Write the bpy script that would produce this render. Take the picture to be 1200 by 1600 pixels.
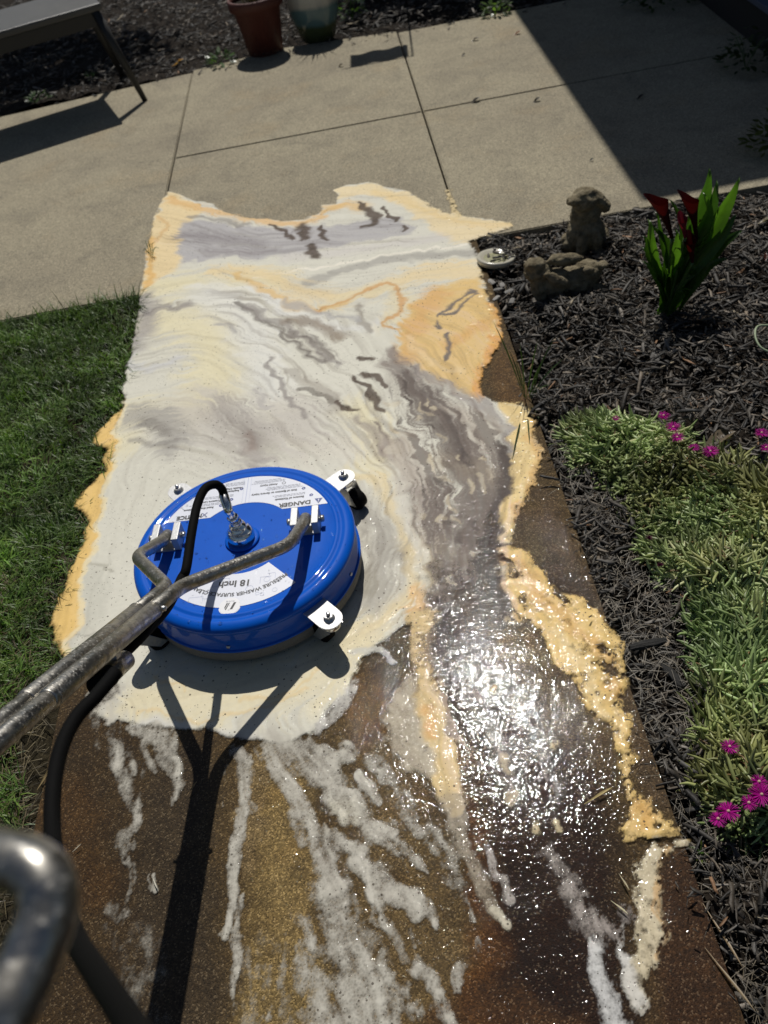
import bpy, bmesh, math, random
import numpy as np
from mathutils import Vector, Matrix, noise as mnoise

for o in list(bpy.data.objects): bpy.data.objects.remove(o, do_unlink=True)
SC = bpy.context.scene
COL = SC.collection
CAMP = (1394.14379, 0.762234099, -0.208952593, 0.0586834462, 1.40630898)   # focal length in px of a 1600 px high frame, pitch, roll, yaw, eye height

# ---------------- camera ----------------
def _basis():
    pi, ro, ya = CAMP[1:4]
    f = np.array([0, math.cos(pi), -math.sin(pi)]); r = np.array([1., 0, 0]); u = np.cross(r, f)
    c, s = math.cos(ro), math.sin(ro)
    r2, u2 = c*r+s*u, -s*r+c*u
    c, s = math.cos(ya), math.sin(ya)
    M = np.array([[c, -s, 0], [s, c, 0], [0, 0, 1]])
    return M@r2, M@u2, M@f
CR, CU, CF = _basis()
cam = bpy.data.cameras.new("camera"); camo = bpy.data.objects.new("camera", cam); COL.objects.link(camo)
camo.matrix_world = Matrix(((CR[0], CU[0], -CF[0], 0), (CR[1], CU[1], -CF[1], 0), (CR[2], CU[2], -CF[2], CAMP[4]), (0, 0, 0, 1)))
cam.sensor_fit = 'VERTICAL'; cam.sensor_height = 36.0; cam.lens = CAMP[0]/1600*36
cam.clip_start = .02; cam.clip_end = 300
cam.dof.use_dof = True; cam.dof.focus_distance = 1.5; cam.dof.aperture_fstop = 6.0
SC.camera = camo
SC.render.resolution_x = 768; SC.render.resolution_y = 1024
# ---------------- light ----------------
EL, AZ = math.radians(57), math.radians(4)
SUN = np.array([math.sin(AZ)*math.cos(EL), math.cos(AZ)*math.cos(EL), math.sin(EL)])
w = bpy.data.worlds.new("World"); SC.world = w; w.use_nodes = True
nt = w.node_tree; nt.nodes.clear()
sky = nt.nodes.new('ShaderNodeTexSky'); sky.sky_type = 'NISHITA'; sky.sun_disc = False
sky.sun_elevation = EL; sky.sun_rotation = AZ
bg = nt.nodes.new('ShaderNodeBackground'); bg.inputs[1].default_value = .05
ow = nt.nodes.new('ShaderNodeOutputWorld'); nt.links.new(sky.outputs[0], bg.inputs[0]); nt.links.new(bg.outputs[0], ow.inputs[0])
sl_ = bpy.data.lights.new("sun", 'SUN'); sl_.energy = 5.0; sl_.angle = math.radians(.53); sl_.color = (1, .965, .90)
so = bpy.data.objects.new("sun", sl_); COL.objects.link(so)
so.rotation_euler = Vector(SUN.tolist()).to_track_quat('Z', 'Y').to_euler(); so.location = (0, 3, 6)
SC.view_settings.view_transform = 'Standard'; SC.view_settings.look = 'None'; SC.view_settings.gamma = 1; SC.view_settings.exposure = -.56

# ---------- ground homography: a pixel of the 1200x1600 picture -> point on the plane z ----------
CC = np.array([0, 0, CAMP[4]])
def ray(px, py):
    d = (px-600)/CAMP[0]*CR-(py-800)/CAMP[0]*CU+CF
    return d/np.linalg.norm(d)
def G(px, py, z=0.0):
    d = ray(px, py); return CC+d*((z-CC[2])/d[2])
def D(px, py, dist):
    return CC+ray(px, py)*dist
def AY(px, py, y):
    d = ray(px, py); return CC+d*(y/d[1])

def lin(c):
    c = np.asarray(c, float)/255.
    return np.where(c <= .04045, c/12.92, ((c+.055)/1.055)**2.4)

# ---------- noise ----------
def vnoise(x, y, seed=0):
    r = np.random.RandomState(seed).rand(256, 256)
    xi = np.floor(x).astype(int); yi = np.floor(y).astype(int)
    fx = x-xi; fy = y-yi
    fx = fx*fx*fx*(fx*(fx*6-15)+10); fy = fy*fy*fy*(fy*(fy*6-15)+10)
    a = r[xi & 255, yi & 255]; b = r[(xi+1) & 255, yi & 255]
    c = r[xi & 255, (yi+1) & 255]; d = r[(xi+1) & 255, (yi+1) & 255]
    return (a*(1-fx)+b*fx)*(1-fy)+(c*(1-fx)+d*fx)*fy-.5
def fbm(x, y, f, o=4, seed=0, g=.5):
    s = 0; a = 1
    for k in range(o):
        s = s+a*vnoise(x*f+17.3*k, y*f-9.1*k, seed+k); a *= g; f *= 2.03
    return s

class Canvas:
    def __init__(s, x0, x1, y0, y1, h):
        s.xs = np.arange(x0, x1, h); s.ys = np.arange(y0, y1, h); s.h = h
        s.X, s.Y = np.meshgrid(s.xs, s.ys)
        s.C = np.zeros(s.X.shape+(3,)); s.A = np.zeros(s.X.shape)
        s.WX = s.X.copy(); s.WY = s.Y.copy(); s.ST = None; s.k = .0
    def box(s, P, m):
        a = np.searchsorted(s.xs, P[:, 0].min()-m); b = np.searchsorted(s.xs, P[:, 0].max()+m)
        c = np.searchsorted(s.ys, P[:, 1].min()-m); d = np.searchsorted(s.ys, P[:, 1].max()+m)
        return slice(max(c, 0), d), slice(max(a, 0), b)
    def put(s, sl, w, col, alpha, mode='mix', gain=1):
        C = s.C[sl]; A = s.A[sl]
        if s.ST is not None: w = np.clip(w+s.k*s.ST[sl]*4*w*(1-w), 0, 1)
        if mode == 'erase':
            s.A[sl] = A*(1-w*alpha); return
        if mode == 'alpha':                       # set coverage towards alpha
            s.A[sl] = A*(1-w)+w*alpha; return
        if col is not None:
            k = (w*alpha)
            n = A+k-A*k if mode == 'mix' else A
            kk = np.where(n > 1e-6, k/np.maximum(n, 1e-6), 0) if mode == 'mix' else k
            s.C[sl] = C*(1-kk[..., None])+kk[..., None]*lin(col)
            if mode == 'mix': s.A[sl] = n
    def stroke(s, pts, w, col, alpha=1, soft=.5, mode='mix', smooth=True):
        """pts in photo pixels, w = width in pixels (number or one per point)"""
        pts = [tuple(p) for p in pts]
        ws = list(w) if hasattr(w, '__len__') else [w]*len(pts)
        P = np.array([G(a, b)[:2] for a, b in pts])
        sc = np.array([np.linalg.norm(G(a+1, b)-G(a, b)) for a, b in pts])
        R = np.array(ws)*sc*.5
        if smooth and len(P) > 2:                 # Catmull-Rom
            Q = []; RR = []
            E = np.vstack([2*P[0]-P[1], P, 2*P[-1]-P[-2]])
            for i in range(len(P)-1):
                for t in np.linspace(0, 1, 5)[:-1]:
                    a, b, c, d = E[i:i+4]
                    Q.append(.5*((2*b)+(c-a)*t+(2*a-5*b+4*c-d)*t*t+(3*b-a-3*c+d)*t**3)); RR.append(R[i]*(1-t)+R[i+1]*t)
            P = np.array(Q+[P[-1]]); R = np.array(RR+[R[-1]])
        m = R.max()*(1+soft)+.02
        sl = s.box(P, m); x = s.WX[sl]; y = s.WY[sl]
        best = np.full(x.shape, -1e9)
        for i in range(len(P)-1):
            dx, dy = P[i+1]-P[i]; L = dx*dx+dy*dy+1e-12
            t = np.clip(((x-P[i, 0])*dx+(y-P[i, 1])*dy)/L, 0, 1)
            r = R[i]*(1-t)+R[i+1]*t
            best = np.maximum(best, 1-np.hypot(x-P[i, 0]-t*dx, y-P[i, 1]-t*dy)/np.maximum(r, 1e-5))
        wgt = np.clip((best+soft*.6)/(soft*1.2), 0, 1); wgt = wgt*wgt*(3-2*wgt)
        s.put(sl, wgt, col, alpha, mode)
    def poly(s, pts, col, alpha=1, soft=10, mode='mix'):
        P = np.array([G(a, b)[:2] for a, b in pts])
        c = np.mean(pts, 0); sw = soft*np.linalg.norm(G(c[0]+1, c[1])-G(c[0], c[1]))
        sl = s.box(P, sw+.03); x = s.WX[sl]; y = s.WY[sl]
        d = np.full(x.shape, 1e9); ins = np.zeros(x.shape, bool)
        for i in range(len(P)):
            a = P[i]; b = P[(i+1) % len(P)]
            ex, ey = b-a; t = np.clip(((x-a[0])*ex+(y-a[1])*ey)/(ex*ex+ey*ey+1e-12), 0, 1)
            d = np.minimum(d, np.hypot(x-a[0]-t*ex, y-a[1]-t*ey))
            cnd = ((a[1] > y) != (b[1] > y))
            ins ^= cnd & (x < (b[0]-a[0])*(y-a[1])/(b[1]-a[1]+1e-15)+a[0])
        sd = np.where(ins, d, -d)
        wgt = np.clip(sd/sw+.5, 0, 1); wgt = wgt*wgt*(3-2*wgt)
        s.put(sl, wgt, col, alpha, mode)

def flow_field(cv, lines, step=4):
    """direction field on a coarse grid from polylines in photo pixels"""
    X = cv.X[::step, ::step]; Y = cv.Y[::step, ::step]
    ux = np.zeros(X.shape); uy = np.zeros(X.shape)+1e-9
    for pts in lines:
        P = np.array([G(a, b)[:2] for a, b in pts])
        for i in range(len(P)-1):
            n = max(1, int(np.linalg.norm(P[i+1]-P[i])/.03))
            for t in (np.arange(n)+.5)/n:
                q = P[i]*(1-t)+P[i+1]*t; d = (P[i+1]-P[i])/np.linalg.norm(P[i+1]-P[i])
                w = 1/(((X-q[0])**2+(Y-q[1])**2)/.003+.05)**2
                ux += w*d[0]; uy += w*d[1]
    L = np.hypot(ux, uy)+1e-12
    ux, uy = ux/L, uy/L
    iy = np.linspace(0, X.shape[0]-1.001, cv.X.shape[0]); ix = np.linspace(0, X.shape[1]-1.001, cv.X.shape[1])
    def up(F):
        yi = iy.astype(int); xi = ix.astype(int); fy = (iy-yi)[:, None]; fx = (ix-xi)[None]
        yj = np.minimum(yi+1, F.shape[0]-1); xj = np.minimum(xi+1, F.shape[1]-1)
        return (F[yi][:, xi]*(1-fx)+F[yi][:, xj]*fx)*(1-fy)+(F[yj][:, xi]*(1-fx)+F[yj][:, xj]*fx)*fy
    return up(ux), up(uy)

def lic(cv, ux, uy, tex, n=18, st=1.6):
    H, W = tex.shape
    gy, gx = np.mgrid[0:H, 0:W].astype(np.float32)
    acc = tex.copy(); wsum = 1.0
    for sg in (1, -1):
        x = gx.copy(); y = gy.copy()
        for k in range(n):
            xi = np.clip(x, 0, W-1).astype(int); yi = np.clip(y, 0, H-1).astype(int)
            x += sg*st*ux[yi, xi]; y += sg*st*uy[yi, xi]
            xi = np.clip(x+.5, 0, W-1).astype(int); yi = np.clip(y+.5, 0, H-1).astype(int)
            w = 1-k/n; acc += w*tex[yi, xi]; wsum += w
    return acc/wsum

def paint_foam():
    cv = Canvas(-1.03, .62, -.12, 3.56, .0025)
    X, Y = cv.X, cv.Y
    # organic edges: every outline is bent by noise
    w1 = fbm(X, Y, 14, 3, 3); w2 = fbm(X, Y, 14, 3, 13)
    w3 = fbm(X, Y, 60, 3, 23); w4 = fbm(X, Y, 60, 3, 33)
    cv.WX = X+.013*w1+.0035*w3; cv.WY = Y+.013*w2+.0035*w4
    S, Pl = cv.stroke, cv.poly
    lines = [[(262, 330), (400, 372), (560, 370), (700, 360), (800, 355)], [(240, 380), (400, 400), (560, 395), (740, 385)], [(225, 445), (330, 430), (420, 450), (500, 480), (600, 450), (740, 425)],
             [(225, 500), (300, 475), (380, 480), (460, 540), (540, 600), (600, 680), (640, 780), (660, 880), (640, 940), (560, 1000), (450, 1060), (250, 1090)],
             [(220, 560), (300, 540), (380, 560), (440, 620), (520, 680), (590, 740), (630, 830), (600, 930)], [(200, 620), (300, 600), (380, 640), (440, 700)], [(190, 700), (260, 670), (330, 690), (400, 720)],
             [(480, 470), (540, 540), (620, 640), (690, 740), (700, 840), (690, 940), (700, 1050), (760, 1160)], [(620, 530), (700, 600), (770, 680), (790, 780), (770, 900), (790, 1000), (860, 1120), (940, 1250)],
             [(640, 500), (720, 530), (760, 600)], [(810, 640), (835, 710), (800, 820), (820, 900), (900, 960), (960, 1060), (985, 1200), (1010, 1290)],
             [(430, 1160), (490, 1280), (540, 1420), (580, 1600)], [(375, 1170), (368, 1330), (360, 1600)], [(500, 1150), (560, 1250), (660, 1360), (700, 1600)], [(560, 1130), (640, 1230), (740, 1380), (800, 1600)],
             [(660, 960), (680, 1120), (710, 1270), (780, 1450), (800, 1600)], [(260, 1140), (268, 1250), (230, 1500), (200, 1620)], [(1070, 1315), (1015, 1400), (1010, 1600)], [(800, 1200), (860, 1350), (940, 1500), (970, 1620)], [(120, 1000), (150, 850), (200, 700)], [(150, 980), (200, 1100), (180, 1300)]]
    ux, uy = flow_field(cv, lines)
    rs = np.random.RandomState(5)
    # swirl: bend the field with curl noise
    q = fbm(X, Y, 9, 3, 77); gy, gx = np.gradient(q, cv.h)
    m = .03
    ux2 = ux+m*gy; uy2 = uy-m*gx; L = np.hypot(ux2, uy2)+1e-9; ux2 /= L; uy2 /= L
    t1 = lic(cv, ux2, uy2, vnoise(X*190, Y*190, 91)*1.0, 26, 1.7)
    t2 = lic(cv, ux2, uy2, vnoise(X*62, Y*62, 92)*1.0, 34, 2.4)
    t1 /= t1.std(); t2 /= t2.std()
    cv.t1, cv.t2 = t1, t2
    CREAM = (228, 217, 176); PALE = (214, 211, 196); WHITE = (222, 221, 214); TAN = (230, 200, 136); ORG = (224, 174, 88); GREY = (160, 154, 150); DGR = (98, 88, 82); LIL = (126, 113, 106); MAR = (78, 64, 62); BRN = (98, 74, 48)
    # ---- the full sheet
    Pl([(262, 300), (285, 306), (305, 312), (330, 320), (352, 334), (400, 343), (440, 346), (480, 343), (497, 336), (501, 322), (525, 318), (529, 306), (522, 296), (545, 288), (585, 287), (622, 295), (655, 311), (682, 327), (715, 340), (760, 342), (797, 348), (806, 357), (770, 366), (735, 378), (744, 400), (756, 440), (768, 475), (783, 500), (786, 520), (776, 545), (762, 570), (752, 600), (754, 622), (780, 632), (815, 630), (832, 660), (840, 690), (842, 715), (836, 750), (820, 790), (806, 815), (800, 840), (795, 870), (790, 905), (800, 950), (800, 985), (740, 985), (700, 960), (665, 960), (640, 975), (610, 990), (590, 1005), (560, 1030), (548, 1055), (535, 1090), (510, 1115), (490, 1145), (440, 1165), (400, 1160), (330, 1135), (250, 1142), (205, 1132), (170, 1130), (150, 1110), (190, 1080), (180, 1060), (100, 1033), (104, 1000), (123, 900), (145, 850), (165, 760), (195, 620), (217, 480), (218, 455), (222, 430), (228, 400), (236, 370), (240, 340)], PALE, 1, 5)
    cv.ST = .8*t2+.6*t1
    cv.k = .34; cv.WX = X+.009*w1+.0008*w3; cv.WY = Y+.009*w2+.0008*w4
    c = lambda p, w, col, a=1, so=1.7: S(p, w if hasattr(w, '__len__') else w*1.12, col, a*.93, so, 'tint')
    # pale cream fields
    c([(235, 450), (330, 440), (430, 440)], 46, CREAM, .9)
    c([(250, 500), (320, 520), (335, 600), (300, 640)], 70, CREAM, .85)
    c([(215, 640), (190, 700), (230, 640)], 40, CREAM, .6)
    c([(330, 450), (370, 480), (400, 540), (430, 620)], 50, WHITE, .8)
    c([(400, 450), (480, 500), (560, 515), (600, 500)], 24, WHITE, .9)
    c([(430, 640), (470, 690), (560, 700)], 60, (212, 205, 190), .7)
    c([(560, 640), (600, 700), (580, 730)], 50, CREAM, .8)
    c([(200, 560), (230, 580), (280, 560)], 16, (205, 205, 205), .8)
    c([(300, 650), (380, 690), (470, 660)], 90, (194, 188, 179), .8)
    c([(350, 640), (390, 680), (400, 720)], 44, (160, 152, 146), .75)
    c([(385, 680), (400, 700)], 20, (150, 130, 118), .6)
    c([(215, 650), (250, 655), (275, 680), (265, 700)], 36, (158, 154, 148), .8)
    c([(230, 660), (262, 676)], 14, (128, 122, 114), .7)
    c([(205, 690), (240, 695), (270, 690)], 10, (140, 135, 128), .7)
    # grey edge on the left
    c([(222, 470), (228, 500), (215, 540)], 30, (158, 152, 150), .85)
    c([(228, 492), (250, 482), (300, 476)], 13, (135, 128, 126), .85)
    # tan margin at the top left
    Pl([(262, 300), (300, 312), (318, 330), (296, 350), (285, 385), (280, 420), (240, 440), (222, 462), (220, 430), (232, 400), (228, 370), (240, 340)], (232, 208, 158), .95, 12, 'tint')
    c([(235, 372), (232, 440), (224, 452)], 10, ORG, .8)
    c([(248, 340), (262, 350), (258, 365), (245, 378)], 6, (214, 176, 118), .8)
    # top grey pool
    Pl([(285, 345), (330, 346), (400, 356), (470, 356), (540, 350), (600, 340), (640, 345), (640, 365), (560, 380), (470, 395), (400, 406), (345, 402), (285, 412), (278, 380)], (176, 173, 174), .95, 14, 'tint')
    c([(290, 370), (340, 372), (400, 385)], 26, (142, 136, 138), .8)
    c([(320, 392), (380, 398), (430, 392)], 14, (150, 144, 145), .7)
    c([(300, 338), (340, 345), (390, 352)], 8, (140, 134, 128), .8)
    c([(265, 314), (300, 322), (340, 332), (400, 344), (450, 350), (497, 345), (508, 330), (530, 322)], 13, (224, 180, 112), .85)
    c([(505, 330), (540, 322), (562, 325)], 20, (224, 186, 120), .85)
    Pl([(524, 294), (585, 286), (655, 308), (715, 338), (800, 346), (806, 357), (735, 380), (700, 378), (660, 345), (620, 318), (575, 305), (530, 312)], (232, 212, 168), .95, 14, 'tint')
    c([(590, 300), (650, 322), (700, 345), (760, 352), (795, 354)], 14, TAN, .6)
    # band of stipple under the joint and the white joint line
    c([(480, 445), (530, 425), (600, 408), (680, 400), (745, 396)], 19, (150, 146, 140), .68, 1.)
    c([(398, 437), (480, 422), (560, 408), (650, 394), (730, 383)], 5, (234, 228, 212), 1)
    c([(450, 402), (520, 396), (600, 384), (690, 372)], 20, (205, 200, 194), .8)
    # tan river
    c([(330, 424), (420, 432), (480, 460), (560, 462), (620, 440), (700, 425), (752, 430)], [20, 34, 44, 40, 40, 46, 50], (230, 208, 160), .95)
    c([(520, 480), (560, 462), (600, 452), (622, 460), (628, 478), (610, 495), (606, 505)], 30, (222, 208, 170), .9)
    c([(370, 430), (430, 462), (470, 482), (510, 484), (540, 476)], 12, (222, 186, 120), .9)
    c([(500, 486), (548, 468), (588, 446), (612, 446), (626, 462), (628, 482), (610, 498), (600, 506), (622, 514), (650, 512)], 7, (206, 156, 92), .95)
    # orange field
    Pl([(640, 480), (690, 448), (750, 436), (770, 475), (785, 508), (776, 545), (760, 572), (750, 605), (744, 625), (715, 610), (680, 595), (640, 570), (618, 540), (630, 500)], (224, 188, 116), .95, 20, 'tint')
    c([(680, 460), (655, 500), (640, 530), (640, 560)], 30, (216, 168, 98), .85)
    c([(768, 478), (784, 515), (768, 555), (754, 590), (748, 620)], 16, (222, 160, 66), .95)
    c([(700, 540), (740, 520), (770, 500)], 20, (216, 166, 92), .7)
    c([(640, 530), (660, 560), (720, 580)], 16, (232, 206, 160), .6)
    for p in ([(738, 462), (722, 478), (708, 492), (692, 498)], [(738, 456), (715, 470), (700, 480), (690, 500)], [(686, 505), (682, 512)], [(700, 520), (698, 545), (692, 558)]):
        c(p, [5, 8, 7, 5][:len(p)], (84, 80, 84), .95)
    # flowing dark hair streaks
    for p, w, col in [([(372, 474), (400, 492), (440, 520), (470, 548), (510, 565)], 8, DGR), ([(384, 480), (430, 500), (465, 520), (500, 550), (525, 572)], 12, (150, 143, 138)), ([(450, 502), (490, 506), (520, 520), (535, 530)], 16, (130, 112, 92)), ([(455, 520), (500, 540), (520, 560)], 12, (126, 118, 110)), ([(560, 480), (566, 498), (575, 520)], 10, (146, 138, 126)), ([(420, 560), (440, 600), (450, 630), (480, 655)], 6, (140, 132, 128)), ([(455, 580), (500, 610), (530, 640)], 14, (172, 165, 152)), ([(470, 610), (500, 620), (520, 630)], 7, (120, 112, 100)), ([(440, 470), (500, 490), (560, 500)], 10, (170, 168, 166)), ([(560, 660), (590, 680), (610, 720)], 18, (160, 150, 140)), ([(590, 664), (603, 680), (610, 700)], 7, (96, 82, 78)), ([(340, 508), (370, 520)], 8, (168, 164, 160)), ([(395, 610), (420, 640)], 10, (180, 175, 170))]:
        c(p, w, col, .85)
    # lilac channel
    c([(612, 548), (640, 600), (690, 650), (730, 710), (750, 770), (752, 840), (740, 900), (720, 960)], [20, 44, 60, 70, 90, 100, 110, 110], (128, 115, 107), .95)
    c([(650, 580), (700, 600), (750, 640), (790, 680), (800, 720), (790, 780)], [10, 20, 26, 28, 30, 34], (150, 142, 138), .9)
    c([(620, 690), (650, 760), (690, 850), (710, 920)], 46, (176, 163, 150), .8)
    c([(700, 640), (740, 660), (760, 700)], 34, (180, 166, 150), .6)
    c([(700, 720), (740, 735), (765, 745)], 40, (196, 182, 156), .8)
    c([(735, 650), (765, 665), (775, 690)], 20, (190, 180, 164), .7)
    c([(640, 860), (720, 900), (770, 930)], [60, 110, 120], (100, 86, 76), .8)
    c([(784, 690), (792, 740), (786, 800), (780, 860), (768, 930), (770, 1000)], [12, 30, 40, 50, 60, 70], (62, 47, 40), .97)
    c([(640, 590), (680, 640), (715, 680), (726, 720)], 26, (98, 84, 78), .75)
    c([(724, 700), (728, 718), (738, 730)], [8, 10, 8], (54, 38, 36), 1)
    c([(670, 770), (700, 830), (740, 850)], 40, (104, 89, 82), .7)
    c([(690, 860), (720, 870)], 30, (196, 184, 160), .6)
    c([(640, 800), (668, 900), (672, 950)], 18, (196, 180, 158), .6)
    # mottling of the channel: lumps of froth in dark water
    k0 = cv.k; cv.k = 1.5
    c([(630, 600), (700, 680), (740, 780), (735, 880), (715, 950)], [30, 90, 130, 150, 150], (84, 69, 60), .7, 1.4)
    cv.k = k0
    r9 = np.random.RandomState(19)
    for _ in range(46):
        t = r9.rand(); x_ = 640+130*t+r9.normal(0, 26)-40*max(0, t-.6); y_ = 610+330*t+r9.normal(0, 14); L_ = r9.uniform(8, 26); a_ = r9.normal(1.05, .35)
        c([(x_, y_), (x_+L_*.5*math.cos(a_)+r9.normal(0, 3), y_+L_*.5*math.sin(a_)), (x_+L_*math.cos(a_), y_+L_*math.sin(a_))], [r9.uniform(3, 6), r9.uniform(5, 12), 3], (206, 192, 162) if r9.rand() < .6 else (62, 47, 40), r9.uniform(.45, .85), 1.2)
    c([(786, 700), (794, 745), (788, 800), (782, 860), (772, 930)], [10, 24, 34, 40, 50], (58, 43, 36), .95, 1.)
    # stream between disc and channel
    c([(545, 745), (580, 748), (606, 775), (622, 820), (645, 870), (648, 905), (620, 945), (585, 975), (550, 1000)], [16, 22, 24, 22, 30, 40, 40, 44, 50], (226, 208, 164), .95)
    c([(632, 775), (640, 830), (660, 880), (655, 930)], 12, (214, 210, 196), .8)
    c([(562, 780), (600, 850), (590, 920), (560, 950)], [36, 60, 60, 30], (168, 163, 152), .9)
    c([(575, 890), (570, 920)], 26, (138, 130, 112), .6)
    c([(640, 925), (655, 938), (640, 952)], 20, (224, 176, 104), .8)
    # cream apron under the disc
    c([(200, 1100), (280, 1085), (380, 1075), (480, 1050), (540, 1000)], [60, 110, 120, 110, 80], (226, 214, 178), .95)
    for p in ([(215, 1110), (300, 1128), (400, 1110), (470, 1080)], [(370, 1100), (440, 1085), (500, 1050)], [(240, 1060), (300, 1080)]):
        c(p, 5, (224, 196, 140), .6)
    c([(210, 1135), (300, 1142), (400, 1160)], 14, (214, 212, 206), .8)
    c([(120, 1010), (135, 960), (150, 900)], 30, (196, 194, 180), .7)
    c([(110, 995), (150, 990)], 4, (150, 148, 138), .6)
    c([(140, 882), (178, 890)], 6, (170, 166, 150), .7)
    # brown flecks where the slab shows
    for p, w in [([(556, 590), (570, 612), (588, 626), (598, 642)], [8, 12, 16, 10]), ([(572, 584), (588, 592), (596, 602)], 10), ([(525, 630), (540, 637), (556, 642)], [6, 10, 7]), ([(564, 560), (582, 564)], 8), ([(424, 352), (440, 360), (452, 374)], [5, 8, 9]), ([(470, 355), (478, 372)], 16), ([(484, 384), (492, 402)], 13), ([(560, 318), (582, 336), (586, 350), (566, 358)], [6, 16, 14, 8]), ([(600, 322), (606, 336), (620, 346)], [5, 6, 8]), ([(632, 352), (626, 362)], 5), ([(500, 356), (510, 374)], 7)]:
        S(p, w, None, .2, .9, 'erase'); c(p, w, (74, 52, 34), .98, 1.)
    # tan spill over the left edge into the grass
    cv.k = .25; cv.ST = 3*fbm(X, Y, 60, 3, 188, .6); cv.WX = X+.013*w1+.0035*w3; cv.WY = Y+.013*w2+.0035*w4
    Pl([(190, 640), (176, 655), (160, 672), (150, 690), (168, 700), (160, 740), (128, 775), (118, 790), (140, 812), (130, 850), (105, 900), (98, 925), (84, 955), (78, 980), (92, 1000), (104, 1034), (118, 1000), (135, 900), (155, 820), (172, 740)], (234, 196, 118), .97, 10)
    c([(196, 630), (176, 730), (160, 800), (140, 880), (122, 960), (106, 1030)], 6, (232, 218, 178), .9)
    # right bank
    Pl([(775, 632), (815, 628), (832, 660), (842, 705), (836, 750), (820, 790), (802, 815), (798, 850), (790, 850), (786, 800), (796, 750), (800, 700), (790, 660)], (232, 204, 140), .97, 14)
    c([(830, 665), (838, 710), (828, 770), (806, 810)], 14, (224, 178, 108), .8)
    Pl([(782, 856), (830, 868), (850, 905), (880, 928), (915, 938), (945, 968), (970, 1005), (976, 1060), (972, 1095), (990, 1160), (990, 1235), (1012, 1252), (1035, 1275), (1074, 1308), (1030, 1314), (985, 1308), (970, 1300), (984, 1268), (982, 1235), (965, 1185), (955, 1140), (930, 1115), (900, 1090), (888, 1055), (862, 1030), (845, 985), (812, 965), (790, 925), (775, 900)], (230, 196, 124), .97, 14)
    c([(800, 880), (860, 945), (910, 985), (945, 1030), (960, 1090)], 18, (214, 164, 92), .6)
    c([(880, 985), (905, 1040), (950, 1120)], 16, (236, 212, 160), .6)
    for p in ([(870, 925), (888, 945)], [(940, 1010), (955, 1022)], [(930, 1035), (950, 1042)], [(955, 1050), (970, 1060)], [(785, 872), (800, 885), (796, 905)], [(815, 935), (822, 950)]):
        S(p, 12, None, .9, .5, 'erase')
    c([(1000, 1260), (1022, 1285)], 26, (214, 160, 80), .7)
    # lower right trail
    S([(1072, 1316), (1035, 1330), (1020, 1355), (1012, 1400), (1015, 1450), (1008, 1500), (996, 1530), (1000, 1570)], [10, 24, 36, 36, 40, 40, 44, 26], (206, 192, 160), .92, .6)
    c([(1050, 1325), (1030, 1380), (1030, 1440), (1028, 1490)], 8, (206, 160, 92), .7)
    S([(970, 1450), (975, 1500), (990, 1540), (1000, 1570)], [14, 24, 34, 26], (206, 203, 196), .85, .8)
    S([(925, 1480), (932, 1530), (950, 1570), (965, 1620)], [18, 30, 34, 46], (206, 205, 202), .85, .8)
    S([(900, 1440), (940, 1450), (975, 1430)], 30, (150, 140, 134), .35, 1)
    # tan tongue
    S([(655, 960), (662, 1020), (668, 1080), (680, 1140), (697, 1200), (703, 1245), (712, 1275)], [30, 44, 40, 40, 40, 34, 16], (220, 192, 136), .97, .6)
    S([(640, 1060), (630, 1130), (650, 1180), (680, 1210)], [20, 60, 50, 20], (186, 174, 152), .85, .8)
    c([(672, 1110), (680, 1150)], 14, (220, 166, 92), .8)
    S([(672, 980), (690, 1080), (715, 1150), (735, 1180)], [8, 9, 12, 5], (160, 140, 120), .75, .9)
    S([(700, 1250), (720, 1310), (745, 1370), (765, 1420), (786, 1450)], [30, 24, 20, 22, 14], (158, 146, 126), .65, .9)
    S([(770, 1420), (786, 1450)], [16, 14], (206, 198, 176), .8, .7)
    S([(762, 1330), (772, 1372)], 12, (180, 172, 164), .7, .8)
    S([(785, 1372), (798, 1410)], 14, (176, 168, 160), .6, .8)
    S([(700, 298), (707, 318), (715, 342)], [8, 8, 10], (222, 200, 150), .9, .8)
    # small pale islands in the dark channel
    for p, w in [([(790, 1180), (796, 1200)], 14), ([(794, 1238), (798, 1256)], 13), ([(836, 1283), (832, 1296)], 13), ([(866, 1284), (874, 1302)], 12), ([(770, 1075), (765, 1090)], 10), ([(800, 960), (812, 975)], 13), ([(775, 890), (774, 905)], 8), ([(912, 1130), (912, 1142)], 6), ([(868, 1160), (866, 1168)], 14)]:
        S(p, w, (206, 190, 150), .7, 1.)
    for p in ([(760, 1110), (790, 1180), (800, 1250)], [(820, 1090), (850, 1180), (870, 1240)], [(700, 1000), (740, 1100)], [(850, 1330), (900, 1400), (930, 1480)], [(880, 1400), (960, 1460)], [(740, 960), (720, 1040), (760, 1100)]):
        S(p, 26, (170, 160, 152), .28, 1)
    S([(770, 800), (765, 880), (740, 960), (735, 1010)], [16, 40, 110, 170], None, .62, 1.2, 'erase')
    S([(690, 900), (700, 960)], 60, None, .3, 1.2, 'erase')
    S([(680, 1010), (740, 1015), (810, 1000)], 60, None, .6, 1.2, 'erase')
    # ---- rivulets on the near part of the slab
    V = (192, 187, 174)
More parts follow.
